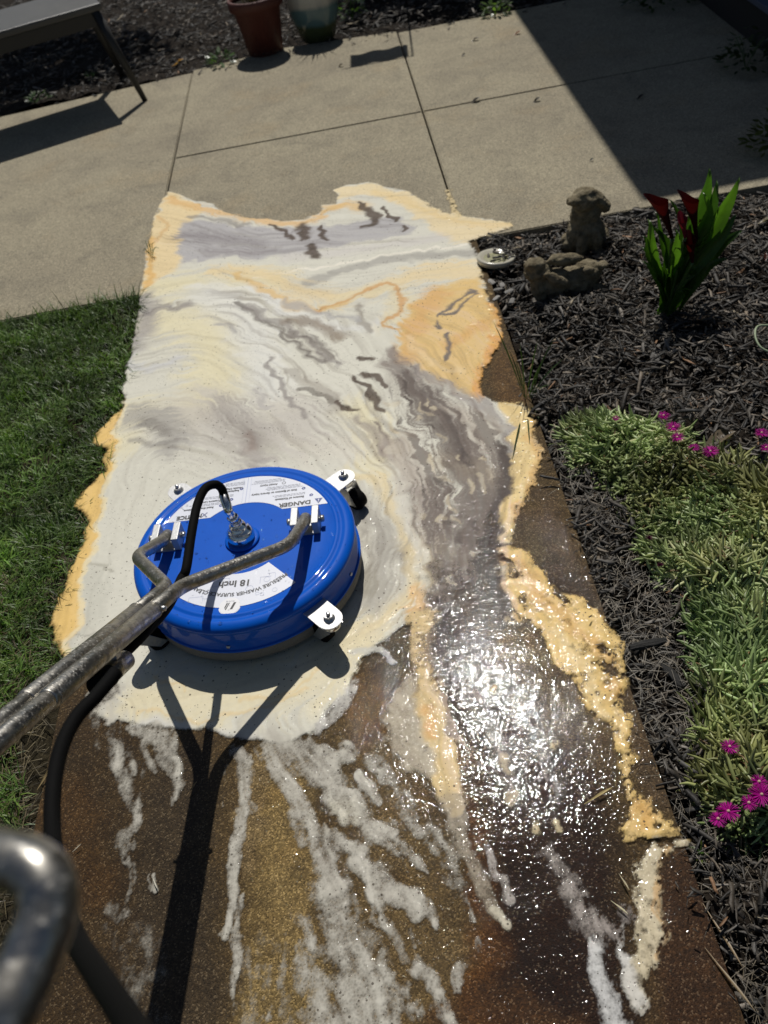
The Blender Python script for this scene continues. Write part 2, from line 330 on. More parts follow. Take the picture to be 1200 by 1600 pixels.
    for p, w, a in [([(372, 1172), (382, 1200), (378, 1260), (368, 1330), (362, 1400), (356, 1462)], [16, 26, 18, 22, 14, 10], .9),
                    ([(375, 1400), (370, 1480), (366, 1560)], [8, 12, 6], .7),
                    ([(425, 1160), (440, 1200), (468, 1250), (490, 1300), (508, 1350), (515, 1390)], [44, 36, 20, 26, 36, 40], .85),
                    ([(455, 1230), (462, 1280), (468, 1316)], [14, 20, 14], .7),
                    ([(470, 1170), (505, 1215), (525, 1255), (560, 1280), (600, 1300), (625, 1302)], [46, 50, 46, 38, 22, 8], .85),
                    ([(500, 1170), (512, 1200), (515, 1225)], [20, 30, 20], .7),
                    ([(538, 1168), (542, 1188)], 20, .95),
                    ([(536, 1230), (552, 1240), (566, 1262)], [10, 14, 8], .8),
                    ([(560, 1210), (578, 1235), (590, 1252)], [12, 20, 12], .8),
                    ([(575, 1190), (620, 1230), (650, 1280), (700, 1330), (710, 1370), (725, 1405), (735, 1440)], [20, 24, 30, 28, 26, 14, 6], .62),
                    ([(515, 1305), (535, 1325), (560, 1335), (566, 1332)], [18, 20, 20, 12], .9),
                    ([(560, 1310), (610, 1320), (650, 1345), (668, 1362)], [20, 30, 20, 6], .65),
                    ([(550, 1352), (580, 1370), (600, 1390)], [20, 40, 36], .8),
                    ([(580, 1395), (597, 1425)], [22, 14], .85),
                    ([(605, 1400), (628, 1412), (642, 1430)], [24, 34, 26], .95),
                    ([(620, 1390), (655, 1410), (672, 1430), (682, 1452)], [10, 24, 18, 5], .85),
                    ([(596, 1440), (625, 1478), (645, 1510), (675, 1530), (690, 1560), (710, 1620)], [10, 16, 16, 30, 16, 22], .8),
                    ([(720, 1510), (718, 1545)], [20, 14], .75), ([(745, 1466), (748, 1482)], 10, .7),
                    ([(630, 1450), (650, 1475)], 8, .6),
                    ([(622, 1540), (645, 1580)], [14, 26], .6),
                    ([(515, 1380), (535, 1450), (560, 1510), (575, 1620)], [36, 50, 74, 90], .58),
                    ([(465, 1490), (490, 1550), (520, 1620)], [14, 24, 38], .55),
                    ([(470, 1440), (440, 1500), (420, 1620)], [50, 100, 140], .20),
                    ([(505, 1400), (500, 1500), (540, 1600)], [80, 120, 140], .26),
                    ([(486, 1464), (486, 1474)], 11, .9), ([(418, 1590), (417, 1598)], 9, .9),
                    # left of the shadow
                    ([(200, 1140), (232, 1150), (256, 1160), (262, 1190), (272, 1210), (268, 1255)], [10, 20, 26, 22, 20, 9], .85),
                    ([(165, 1132), (178, 1124), (150, 1090), (180, 1080)], [8, 12, 20, 30], .8),
                    ([(180, 1160), (186, 1210), (210, 1270), (200, 1310), (196, 1340)], [10, 16, 14, 18, 12], .55),
                    ([(206, 1190), (208, 1206)], 8, .75), ([(222, 1160), (232, 1190), (245, 1200)], 8, .5),
                    ([(196, 1340), (206, 1380), (200, 1420)], [10, 9, 8], .35),
                    ([(165, 1100), (175, 1150), (200, 1200)], 40, .22),
                    ([(190, 1420), (220, 1500), (210, 1600)], [40, 80, 90], .16),
                    ([(350, 1190), (346, 1260)], 5, .55), ([(234, 1368), (248, 1392)], 5, .9)]:
        S(p, w, V, a*.80, 1.2 if a < .6 else .95)
    c([(590, 1010), (612, 1030), (600, 1050)], 20, (190, 188, 176), .6)
    S([(560, 1020), (590, 1015), (610, 1035)], [20, 14, 10], (200, 198, 188), .8, .8)
    S([(556, 1062), (530, 1110), (500, 1140)], [14, 20, 20], (196, 192, 184), .6, .9)
    c([(520, 1275), (540, 1280)], 40, (222, 216, 196), .8); c([(625, 1412)], 30, CREAM, .8) if False else None
    # ---- streaks along the flow
    # marbling of the colour: shift the lookup along curl noise
    H, W = X.shape
    gyi, gxi = np.mgrid[0:H, 0:W].astype(float)
    amp = .008/cv.h
    for f_, k_, sd in ((11, 1., 51), (27, .22, 61)):
        n1 = fbm(X, Y, f_, 2, sd); b, a = np.gradient(n1); sN = np.hypot(a, b).std()*2
        gxi += k_*amp*b/sN; gyi -= k_*amp*a/sN
    xi = np.clip(gxi+.5, 0, W-1).astype(int); yi = np.clip(gyi+.5, 0, H-1).astype(int)
    mk = np.clip((fbm(X, Y, 3, 2, 5)+.5)*1.4, .4, 1)
    A2 = cv.A[yi, xi]; ok = (A2 > .15)[..., None]; cv.C = np.where(ok, cv.C[yi, xi], cv.C); cv.A = .7*cv.A+.3*A2
    # streak contrast: strong in the flow, weak in the smooth fields
    cm = Canvas.__new__(Canvas); cm.xs, cm.ys, cm.h, cm.X, cm.Y = cv.xs, cv.ys, cv.h, X, Y; cm.WX, cm.WY = cv.WX, cv.WY; cm.ST = None
    cm.A = np.full(X.shape, .22); cm.C = np.zeros(X.shape+(1,))
    al = lambda p, w, a: cm.stroke(p, w, None, a, 1.2, 'alpha')
    al([(360, 470), (450, 530), (530, 610), (600, 690), (640, 780)], [70, 120, 150, 120, 90], .95)
    al([(290, 370), (420, 380), (600, 370)], [60, 60, 90], .8)
    al([(640, 580), (720, 680), (730, 800), (740, 920)], [60, 120, 150, 170], 1.25)
    al([(225, 480), (225, 560)], 50, .5); al([(220, 660), (280, 690)], 60, .8); al([(350, 680), (430, 690)], 90, .6)
    al([(560, 820), (590, 900)], 80, .7); al([(690, 500), (740, 580)], 90, .6)
    al([(400, 1180), (520, 1300), (600, 1450), (620, 1620)], [120, 200, 300, 400], .5)
    al([(660, 980), (690, 1150), (740, 1350)], 90, .6)
    con = cm.A[..., None]
    k = (t1*.5+t2*.8)[..., None]*con
    dark = lin((120, 110, 106)); lightc = lin((232, 228, 214))
    kd = .75*(1-np.exp(-np.clip(-k, 0, 9)*.55)); kl = np.clip(k*.25, 0, .4)
    cv.C = cv.C*(1-kd)+cv.C*dark*1.6*kd; cv.C = cv.C*(1-kl)+np.maximum(cv.C, lightc*cv.C.mean(-1, keepdims=True)/lightc.mean()*1.12)*kl
    cv.C *= (1+.05*fbm(X, Y, 120, 2, 8))[..., None]
    # coverage: streaks thin the foam where it is already thin
    thin = np.clip((1-cv.A)*cv.A*4, 0, 1)
    cv.A = np.clip(cv.A+thin*(.09*t1+.12*t2+.5*fbm(X, Y, 60, 4, 18, .65))*.9, 0, 1)
    cv.A = np.clip((cv.A-.04)/.96, 0, 1)
    # borders break up into lace and bubbles
    Ab = cv.A.copy()
    for _ in range(14):
        Ab[1:-1, 1:-1] = (Ab[1:-1, 1:-1]+Ab[:-2, 1:-1]+Ab[2:, 1:-1]+Ab[1:-1, :-2]+Ab[1:-1, 2:])/5
    band = np.clip(4*Ab*(1-Ab), 0, 1)
    hole = np.clip(fbm(X, Y, 75, 4, 118, .7)*2.6+.1, 0, 1)
    bk = np.clip((X-.12)*9, 0, 1)
    cv.A = np.clip(cv.A-band*hole*(.10+.75*bk), 0, 1)
    cv.A = np.maximum(cv.A, np.clip(Ab*2-.1, 0, 1)*band*np.clip(fbm(X, Y, 95, 3, 128, .7)*5-.9, 0, 1)*.8*(.25+.75*bk))
    bankm = np.clip((X-.12)*9, 0, 1)*np.clip(1.6-Y, 0, 1)
    cv.A = np.clip(cv.A-bankm*np.clip(fbm(X, Y, 42, 4, 138, .6)*4-1.1, 0, 1)*.9, 0, 1)
    # joint crack at the near right
    jm = Canvas.__new__(Canvas); jm.xs, jm.ys, jm.h, jm.X, jm.Y = cv.xs, cv.ys, cv.h, X, Y; jm.WX = X+.003*w3; jm.WY = Y+.004*w4; jm.A = cv.A; jm.C = cv.C; jm.ST = None
    jm.stroke([(960, 1318), (1000, 1317), (1040, 1312), (1080, 1309)], [4, 8, 8, 8], None, 1, .5, 'erase'); cv.A = jm.A
    cv.C = np.clip(cv.C, 0, 1)
    return cv

def paint_slab():
    cv = Canvas(-.785, .33, -.35, 2.66, .006)
    X, Y = cv.X, cv.Y
    cv.WX = X+.03*fbm(X, Y, 12, 3, 3)+.012*fbm(X, Y, 50, 2, 4); cv.WY = Y+.03*fbm(X, Y, 12, 3, 13)
    cv.A[:] = 1; cv.C[:] = lin((82, 66, 40))
    c = lambda p, w, col, a=1, so=.8: cv.stroke(p, w, col, a, so, 'tint')
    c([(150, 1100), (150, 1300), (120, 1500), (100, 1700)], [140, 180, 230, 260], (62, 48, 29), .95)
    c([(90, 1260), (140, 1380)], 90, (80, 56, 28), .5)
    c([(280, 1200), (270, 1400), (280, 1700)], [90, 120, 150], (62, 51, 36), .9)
    c([(430, 1180), (435, 1300), (440, 1420), (430, 1700)], [60, 90, 110, 130], (130, 109, 68), .95)
    c([(400, 1200), (380, 1350)], 24, (128, 108, 74), .8)
    c([(560, 1120), (600, 1250), (620, 1400), (640, 1700)], [110, 150, 180, 240], (98, 80, 50), .9)
    c([(560, 1080), (590, 1120)], 70, (104, 74, 36), .8)
    c([(670, 960), (690, 1080), (715, 1200), (735, 1300), (760, 1450), (770, 1600)], [24, 26, 26, 40, 60, 80], (98, 60, 22), .8)
    c([(690, 950), (760, 1100), (840, 1250), (860, 1400), (900, 1700)], [60, 150, 230, 220, 240], (34, 18, 9), .98)
    c([(740, 850), (770, 950)], 100, (56, 38, 32), .9)
    c([(1080, 1380), (1090, 1500), (1120, 1700)], [120, 150, 180], (58, 38, 22), .95)
    c([(840, 770), (890, 870), (930, 960), (980, 1080), (1040, 1240)], [34, 60, 40, 44, 44], (84, 68, 48), .95)
    c([(870, 880), (910, 930)], 50, (50, 34, 24), .6)
    c([(785, 560), (790, 600), (800, 620)], 50, (96, 72, 42), .95)
    c([(700, 1600), (780, 1560), (880, 1600)], 60, (74, 50, 28), .7)
    cv.C = np.clip(cv.C*(1+.25*fbm(X, Y, 20, 3, 99))[..., None], 0, 1)
    return cv
# ================= helpers =================
RS = np.random.RandomState(11)
def tag(o, label=None, cat=None, group=None, kind=None):
    if label: o['label'] = label
    if cat: o['category'] = cat
    if group: o['group'] = group
    if kind: o['kind'] = kind
    return o
def empty(name, loc=(0, 0, 0), rz=0):
    o = bpy.data.objects.new(name, None); COL.objects.link(o); o.location = loc; o.rotation_euler = (0, 0, rz); o.empty_display_size = .05
    return o
def link(name, me, mat, parent=None, smooth=True):
    o = bpy.data.objects.new(name, me); COL.objects.link(o)
    if mat: me.materials.append(mat)
    if smooth: me.polygons.foreach_set('use_smooth', [True]*len(me.polygons))
    if parent: o.parent = parent
    return o
def npmesh(name, V, F, mat, parent=None, col=None, smooth=True):
    """V (n,3), F (m,k) all of the same size, col (n,3|4)"""
    V = np.ascontiguousarray(V, dtype=np.float32); F = np.ascontiguousarray(F, dtype=np.int32)
    me = bpy.data.meshes.new(name); me.vertices.add(len(V)); me.vertices.foreach_set('co', V.ravel())
    k = F.shape[1]; me.loops.add(F.size); me.loops.foreach_set('vertex_index', F.ravel())
    me.polygons.add(len(F)); me.polygons.foreach_set('loop_start', np.arange(0, F.size, k, dtype=np.int32)); me.polygons.foreach_set('loop_total', np.full(len(F), k, dtype=np.int32))
    me.update(calc_edges=True)
    if col is not None:
        a = me.attributes.new('Col', 'FLOAT_COLOR', 'POINT'); c = np.ones((len(V), 4), np.float32); c[:, :col.shape[1]] = col
        a.data.foreach_set('color', c.ravel())
    me.validate()
    return link(name, me, mat, parent, smooth)
def tubes(C, R, m=6, col=None, flat=1.0):
    """many tubes at once: C (N,K,3) centre lines, R (N,K) radii"""
    C = np.asarray(C, float); N, K, _ = C.shape
    T = np.gradient(C, axis=1); T /= np.linalg.norm(T, axis=2, keepdims=True)+1e-9
    up = np.zeros_like(T); up[..., 2] = 1; bad = np.abs(T[..., 2]) > .93; up[bad] = (1, 0, 0)
    if bad.any(): up[:] = np.where(bad.any(1)[:, None, None], np.array([.9, .43, .05]), up)
    A = np.cross(T, up); A /= np.linalg.norm(A, axis=2, keepdims=True)+1e-9; B = np.cross(A, T)
    ang = np.arange(m)*2*np.pi/m
    V = C[:, :, None]+R[:, :, None, None]*(A[:, :, None]*np.cos(ang)[:, None]+flat*B[:, :, None]*np.sin(ang)[:, None])
    V = V.reshape(-1, 3)
    base = np.arange(N)[:, None, None]*K*m+np.arange(K-1)[None, :, None]*m
    j = np.arange(m); jn = (j+1) % m
    F = np.stack([base+j, base+jn, base+m+jn, base+m+j], -1).reshape(-1, 4)
    cc = None if col is None else np.repeat(col, K*m, axis=0)
    return V, F, cc
def smooth_path(P, n=8):
    P = np.asarray(P, float); E = np.vstack([2*P[0]-P[1], P, 2*P[-1]-P[-2]]); out = []
    for i in range(len(P)-1):
        a, b, c, d = E[i:i+4]
        for t in np.linspace(0, 1, n+1)[:-1]:
            out.append(.5*((2*b)+(c-a)*t+(2*a-5*b+4*c-d)*t*t+(3*b-a-3*c+d)*t**3))
    return np.array(out+[P[-1]])
def bent_path(P, r=.03, n=6):
    """polyline with rounded corners, the way a tube is bent"""
    P = [np.asarray(p, float) for p in P]; out = [P[0]]
    for i in range(1, len(P)-1):
        a = P[i-1]-P[i]; b = P[i+1]-P[i]; la, lb = np.linalg.norm(a), np.linalg.norm(b)
        k = min(r, la*.45, lb*.45); p0 = P[i]+a/la*k; p2 = P[i]+b/lb*k
        for t in np.linspace(0, 1, n+1): out.append((1-t)**2*p0+2*t*(1-t)*P[i]+t*t*p2)
    return np.array(out+[P[-1]])
def tube_obj(name, P, r, mat, parent=None, m=20, caps=True):
    P = np.asarray(P, float); R = np.full(len(P), r) if np.isscalar(r) else np.asarray(r, float)
    # parallel transport frames
    T = np.gradient(P, axis=0); T /= np.linalg.norm(T, axis=1, keepdims=True)
    a = np.cross(T[0], [0, 0, 1.]);
    if np.linalg.norm(a) < .1: a = np.cross(T[0], [1., 0, 0])
    a /= np.linalg.norm(a); V = []
    ang = np.arange(m)*2*np.pi/m
    for i in range(len(P)):
        a = a-T[i]*(a@T[i]); a /= np.linalg.norm(a); b = np.cross(T[i], a)
        V.append(P[i]+R[i]*(np.cos(ang)[:, None]*a+np.sin(ang)[:, None]*b))
    V = np.vstack(V); F = []
    for i in range(len(P)-1):
        for j in range(m): F.append((i*m+j, i*m+(j+1) % m, (i+1)*m+(j+1) % m, (i+1)*m+j))
    if caps: F.append(tuple(range(m))[::-1]); F.append(tuple((len(P)-1)*m+j for j in range(m)))
    me = bpy.data.meshes.new(name); me.from_pydata([tuple(v) for v in V], [], F); me.update()
    return link(name, me, mat, parent)
def lathe(name, prof, mat, parent=None, n=64, loc=(0, 0, 0), wob=0, smooth=True):
    V = []; F = []
    k = len(prof)
    for i in range(n):
        a = 2*np.pi*i/n
        for r, z in prof:
            rr = r*(1+wob*math.sin(3*a+z*20))
            V.append((rr*math.cos(a)+loc[0], rr*math.sin(a)+loc[1], z+loc[2]))
    for i in range(n):
        for j in range(k-1):
            F.append((i*k+j, ((i+1) % n)*k+j, ((i+1) % n)*k+j+1, i*k+j+1))
    me = bpy.data.meshes.new(name); me.from_pydata(V, [], F)
    bm = bmesh.new(); bm.from_mesh(me); bmesh.ops.remove_doubles(bm, verts=bm.verts, dist=1e-5); bmesh.ops.recalc_face_normals(bm, faces=bm.faces); bm.to_mesh(me); bm.free()
    return link(name, me, mat, parent, smooth)
def box_bm(bm, c, s, M=None, bevel=0):
    r = bmesh.ops.create_cube(bm, size=1); vs = r['verts']
    for v in vs: v.co = Vector((v.co.x*s[0]+c[0], v.co.y*s[1]+c[1], v.co.z*s[2]+c[2]))
    if bevel:
        es = list({e for v in vs for e in v.link_edges})
        rb = bmesh.ops.bevel(bm, geom=es, offset=bevel, segments=2, affect='EDGES', profile=.6); vs = list({v for f in rb['faces'] for v in f.verts} | {v for v in vs if v.is_valid})
    if M is not None:
        for v in vs: v.co = M@v.co
    return vs
def bm_obj(name, bm, mat, parent=None, smooth=False):
    bmesh.ops.recalc_face_normals(bm, faces=bm.faces)
    me = bpy.data.meshes.new(name); bm.to_mesh(me); bm.free()
    return link(name, me, mat, parent, smooth)
def prism(name, pts, z0, z1, mat, parent=None, bevel=0, smooth=False):
    bm = bmesh.new(); vs = [bm.verts.new((p[0], p[1], z0)) for p in pts]; f = bm.faces.new(vs)
    r = bmesh.ops.extrude_face_region(bm, geom=[f]); 
    for v in r['geom']:
        if isinstance(v, bmesh.types.BMVert): v.co.z = z1
    if bevel:
        es = [e for e in bm.edges if all(abs(v.co.z-max(z0, z1)) < 1e-6 for v in e.verts)]
        bmesh.ops.bevel(bm, geom=es, offset=bevel, segments=2, affect='EDGES')
    return bm_obj(name, bm, mat, parent, smooth)

# ================= materials =================
class N:
    def __init__(s, name):
        s.m = bpy.data.materials.new(name); s.m.use_nodes = True; s.t = s.m.node_tree; s.t.nodes.clear()
        s.out = s.n('ShaderNodeOutputMaterial'); s.geo = s.n('ShaderNodeTexCoord')
    def n(s, typ, ins=None, **kw):
        x = s.t.nodes.new(typ)
        for k, v in kw.items(): setattr(x, k, v)
        for k, v in (ins or {}).items():
            if hasattr(v, 'bl_idname') and not isinstance(v, (int, float)): s.t.links.new(v, x.inputs[k])
            else: x.inputs[k].default_value = v
        return x
    def pos(s): return s.geo.outputs['Object']
    def noise(s, sc, det=3, rough=.55, vec=None, dist=0):
        return s.n('ShaderNodeTexNoise', {'Vector': vec or s.pos(), 'Scale': sc, 'Detail': det, 'Roughness': rough, 'Distortion': dist}).outputs['Fac']
    def vor(s, sc, feat='F1', vec=None, rnd=1):
        return s.n('ShaderNodeTexVoronoi', {'Vector': vec or s.pos(), 'Scale': sc, 'Randomness': rnd}, feature=feat)
    def ramp(s, f, stops, interp='LINEAR'):
        r = s.n('ShaderNodeValToRGB', {'Fac': f}); cr = r.color_ramp; cr.interpolation = interp
        while len(cr.elements) < len(stops): cr.elements.new(.5)
        for e, (p, c) in zip(cr.elements, stops):
            e.position = p; e.color = (c, c, c, 1) if isinstance(c, (int, float)) else tuple(c)+(1,)
        return r.outputs['Color']
    def math(s, op, a, b=0.0, c=None, clamp=False):
        x = s.t.nodes.new('ShaderNodeMath'); x.operation = op; x.use_clamp = clamp
        for i, v in enumerate((a, b) if c is None else (a, b, c)):
            if isinstance(v, (int, float)): x.inputs[i].default_value = v
            else: s.t.links.new(v, x.inputs[i])
        return x.outputs[0]
    def mix(s, f, a, b, blend='MIX'):
        x = s.n('ShaderNodeMix', data_type='RGBA', blend_type=blend)
        for i, v in ((0, f), (6, a), (7, b)):
            if isinstance(v, (int, float)): x.inputs[i].default_value = v if i == 0 else (v, v, v, 1)
            elif isinstance(v, (tuple, list, np.ndarray)): x.inputs[i].default_value = tuple(v)+(1,)
            else: s.t.links.new(v, x.inputs[i])
        return x.outputs[2]
    def attr(s, name='Col'): return s.n('ShaderNodeAttribute', attribute_name=name)
    def bump(s, h, dist=.002, st=1, nrm=None):
        i = {'Height': h, 'Distance': dist, 'Strength': st}
        if nrm is not None: i['Normal'] = nrm
        return s.n('ShaderNodeBump', i).outputs[0]
    def pbr(s, **k):
        d = {}
        for a, v in k.items():
            a = a.replace('_', ' ')
            if a == 'Base Color' and isinstance(v, (tuple, list, np.ndarray)): v = tuple(v)+(1,)
            d[a] = v
        return s.n('ShaderNodeBsdfPrincipled', d)
    def done(s, sh): s.t.links.new(sh if not hasattr(sh, 'outputs') else sh.outputs[0], s.out.inputs[0]); return s.m

def mat_plain(name, col, rough=.5, metal=0, bump=None, coat=0, var=.15, vs=40, **k):
    n = N(name); f = n.noise(vs, 4); c = n.mix(f, tuple(np.array(col)*(1-var)), tuple(np.minimum(np.array(col)*(1+var), 1)))
    kw = dict(Base_Color=c, Roughness=rough, Metallic=metal, Coat_Weight=coat, **k)
    if bump: kw['Normal'] = n.bump(n.noise(bump[0], 4), bump[1])
    return n.done(n.pbr(**kw))

def mat_concrete():
    n = N('dry_concrete'); base = n.mix(n.ramp(n.noise(1.8, 5, .6), [(.3, 0.), (.7, 1.)]), tuple(lin((147, 138, 118))), tuple(lin((162, 153, 130))))
    base = n.mix(n.ramp(n.noise(5, 5, .65, dist=.6), [(.48, 0.), (.72, .42)]), base, tuple(lin((104, 99, 88))))
    base = n.mix(n.ramp(n.noise(3.1, 4, .6), [(.55, 0.), (.75, .35)]), base, tuple(lin((160, 138, 102))))
    v = n.vor(260); base = n.mix(.75, base, n.ramp(v.outputs['Color'], [(0, .3), (.5, .9), (.85, 1.2), (1, 1.9)]), 'MULTIPLY')
    base = n.mix(n.ramp(n.noise(330, 2), [(.62, 0.), (.72, .5)]), base, tuple(lin((88, 82, 72))))
    h = n.math('ADD', n.noise(180, 4, .7), n.math('MULTIPLY', n.noise(14, 3), .6))
    return n.done(n.pbr(Base_Color=base, Roughness=.85, Normal=n.bump(h, .0022), Specular_IOR_Level=.3))
def mat_wet_slab():
    n = N('wet_concrete'); a = n.attr().outputs['Color']
    v = n.vor(440); gs = n.n('ShaderNodeSeparateColor', {'Color': v.outputs['Color']}).outputs[0]; g = n.ramp(gs, [(0, .3), (.12, .55), (.5, .85), (.75, 1.15), (.9, 1.7), (1, 2.8)])
    c = n.mix(.9, a, g, 'MULTIPLY')
    c = n.mix(n.math('MULTIPLY', n.math('GREATER_THAN', gs, .93), .25), c, (.22, .18, .12))
    c = n.mix(n.ramp(n.noise(26, 5, .7), [(.35, .35), (.6, 0.)]), c, (.012, .008, .006))
    c = n.mix(n.ramp(n.noise(9, 5, .6), [(.5, 0.), (.75, .4)]), c, tuple(lin((150, 128, 90))), 'OVERLAY')
    h = n.math('ADD', n.math('MULTIPLY', v.outputs['Distance'], -.9), n.noise(230, 3, .7))
    nb = n.bump(h, .0007)
    film = n.math('ADD', n.noise(150, 1.5, .5, dist=.8), n.math('MULTIPLY', n.noise(38, 1, dist=.5), 1.5))
    fb = n.bump(film, .00064)
    return n.done(n.pbr(Base_Color=c, Roughness=.6, Normal=nb, Coat_Weight=.55, Coat_Roughness=.035, Coat_Normal=fb, Coat_IOR=1.33, Specular_IOR_Level=.08))
def mat_foam():
    n = N('soapy_foam'); at = n.attr(); a = at.outputs['Color']; al = at.outputs['Alpha']
    c = n.mix(n.noise(160, 3), n.mix(.10, a, (.25, .22, .18)), a)
    # tiny open bubbles that show the dark water below
    b1 = n.vor(85); b2 = n.vor(210)
    sel1 = n.math('MULTIPLY', n.math('LESS_THAN', b1.outputs['Distance'], .17), n.math('GREATER_THAN', n.n('ShaderNodeSeparateColor', {'Color': b1.outputs['Color']}).outputs[0], n.ramp(n.noise(6, 3), [(.40, .99), (.62, .55)])))
    sel2 = n.math('MULTIPLY', n.math('LESS_THAN', b2.outputs['Distance'], .2), n.math('GREATER_THAN', n.n('ShaderNodeSeparateColor', {'Color': b2.outputs['Color']}).outputs[0], n.ramp(n.noise(9, 3), [(.40, .99), (.62, .60)])))
    pit = n.math('MAXIMUM', sel1, sel2)
    c = n.mix(n.math('MULTIPLY', pit, .8), c, (.06, .045, .03))
    h = n.math('ADD', n.math('MULTIPLY', n.noise(34, 4, .55), 1.), n.math('MULTIPLY', n.noise(140, 3, .6), .28))
    h = n.math('SUBTRACT', h, n.math('MULTIPLY', pit, .5))
    px_ = n.n('ShaderNodeSeparateXYZ', {'Vector': n.pos()}).outputs[0]       # deeper, wetter froth on the low side of the slab
    wet = n.ramp(n.math('ADD', px_, .5), [(.42, 0.), (.66, 1.)])
    bump = n.bump(h, n.math('ADD', n.math('MULTIPLY', wet, .0007), .0007))
    cb = n.bump(n.math('ADD', n.noise(140, 1.5, .5, dist=.8), n.math('MULTIPLY', n.noise(36, 1, dist=.5), 1.5)), .0008)
    p = n.pbr(Base_Color=c, Roughness=.55, Normal=bump, Specular_IOR_Level=.2, Coat_Weight=n.math('ADD', n.math('MULTIPLY', wet, .36), .10), Coat_Roughness=.04, Coat_IOR=1.33, Coat_Normal=cb)
    # coverage: lacy at fine scale where the layer is thin
    lace = n.math('SUBTRACT', n.math('ADD', n.math('MULTIPLY', n.noise(210, 4, .7), .7), n.math('MULTIPLY', n.vor(260).outputs['Distance'], .5)), .55)
    thin = n.math('MULTIPLY', n.math('MULTIPLY', al, n.math('SUBTRACT', 1., al)), 4.)
    k = n.math('ADD', al, n.math('MULTIPLY', lace, n.math('MULTIPLY', thin, .75)), clamp=True)
    k = n.math('MULTIPLY', k, n.math('SMOOTH_MIN', n.math('MULTIPLY', al, 6.), 1., .1), clamp=True)
    tr = n.n('ShaderNodeBsdfTransparent')
    mx = n.n('ShaderNodeMixShader', {0: k}); n.t.links.new(tr.outputs[0], mx.inputs[1]); n.t.links.new(p.outputs[0], mx.inputs[2])
    return n.done(mx)
def mat_vcol(name, rough=.7, trans=0, bump=None, spec=.4, coat=0, sc=1):
    n = N(name); c = n.attr().outputs['Color']
    if bump: c = n.mix(n.noise(bump[0], 3), n.mix(1, c, (.6, .6, .6), 'MULTIPLY'), c)
    kw = dict(Base_Color=c, Roughness=rough, Specular_IOR_Level=spec, Coat_Weight=coat)
    if bump: kw['Normal'] = n.bump(n.noise(bump[0], 3), bump[1])
    p = n.pbr(**kw)
    if not trans: return n.done(p)
    t = n.n('ShaderNodeBsdfTranslucent', {'Color': n.mix(1, c, (1.3, 1.5, .55), 'MULTIPLY')})
    mx = n.n('ShaderNodeMixShader', {0: trans}); n.t.links.new(p.outputs[0], mx.inputs[1]); n.t.links.new(t.outputs[0], mx.inputs[2])
    return n.done(mx)
def mat_steel(name, base=(.55, .52, .47), rough=.2, drops=True, dirt=.5):
    n = N(name); d = n.ramp(n.noise(60, 4, .7), [(.42, 0.), (.68, 1.)])
    c = n.mix(n.math('MULTIPLY', d, dirt), base, tuple(np.array(base)*.35))
    r = n.math('ADD', n.math('MULTIPLY', d, .28), rough)
    sp = n.ramp(n.noise(210, 3, .7), [(.56, 0.), (.64, 1.)])
    if drops: c = n.mix(n.math('MULTIPLY', sp, .55), c, (.62, .60, .56)); r = n.math('ADD', r, n.math('MULTIPLY', sp, .2))
    v = n.vor(170, 'SMOOTH_F1'); h = n.ramp(v.outputs['Distance'], [(0, 1.), (.42, 0.)])
    kw = dict(Base_Color=c, Metallic=1., Roughness=r)
    if drops: kw['Normal'] = n.bump(n.math('MULTIPLY', h, n.ramp(n.noise(40, 2), [(.42, 0.), (.58, 1.)])), .0005)
    return n.done(n.pbr(**kw))
def mat_soil(name, c1, c2, sc=60, b=.01):
    n = N(name); c = n.mix(n.ramp(n.noise(sc, 5, .7), [(.35, 0.), (.65, 1.)]), c1, c2)
    return n.done(n.pbr(Base_Color=c, Roughness=.95, Normal=n.bump(n.noise(sc*1.4, 5, .7), b), Specular_IOR_Level=.15))

M = dict(
    concrete=mat_concrete(), slab=mat_wet_slab(), foam=mat_foam(),
    soil=mat_soil('bed_soil', (.008, .006, .005), (.035, .027, .020)), lawnsoil=mat_soil('lawn_soil', (.012, .010, .006), (.05, .04, .022)),
    chips=mat_vcol('mulch_chips', .62, bump=(160, .0012), spec=.5), grass=mat_vcol('grass_blades', .45, trans=.28, spec=.45), succ=mat_vcol('succulent_leaf', .38, trans=.10, spec=.5),
    leaf=mat_vcol('broad_leaf', .32, trans=.55, spec=.5, bump=(70, .001)), petal=mat_vcol('petal', .5, trans=.35, spec=.3),
    blue=None, steel=mat_steel('wet_stainless_steel', (.42, .40, .36), rough=.30, dirt=.75), zinc=mat_plain('zinc_plate', (.50, .50, .50), .45, .35, (220, .0004), var=.06),
    chrome=mat_steel('polished_fitting', (.78, .78, .78), .10, False, .25), rubber=mat_plain('black_rubber', (.004, .004, .004), .75, 0, (300, .0004), Specular_IOR_Level=.08),
    bolt=mat_steel('bolt_steel', (.62, .62, .62), .34, False, .3), dark=mat_plain('dark_plastic', (.02, .02, .022), .4),
    bristle=mat_plain('grey_bristle', (.20, .19, .17), .8, 0, (500, .002)), white=mat_plain('sticker_paper', (.74, .76, .84), .35, var=.03, coat=.3),
    ink=mat_plain('black_ink', (.01, .01, .012), .4), blueink=mat_plain('blue_ink', (.02, .04, .22), .4), paleink=mat_plain('pale_print', (.46, .50, .66), .4), greyink=mat_plain('grey_print', (.16, .17, .22), .4),
)
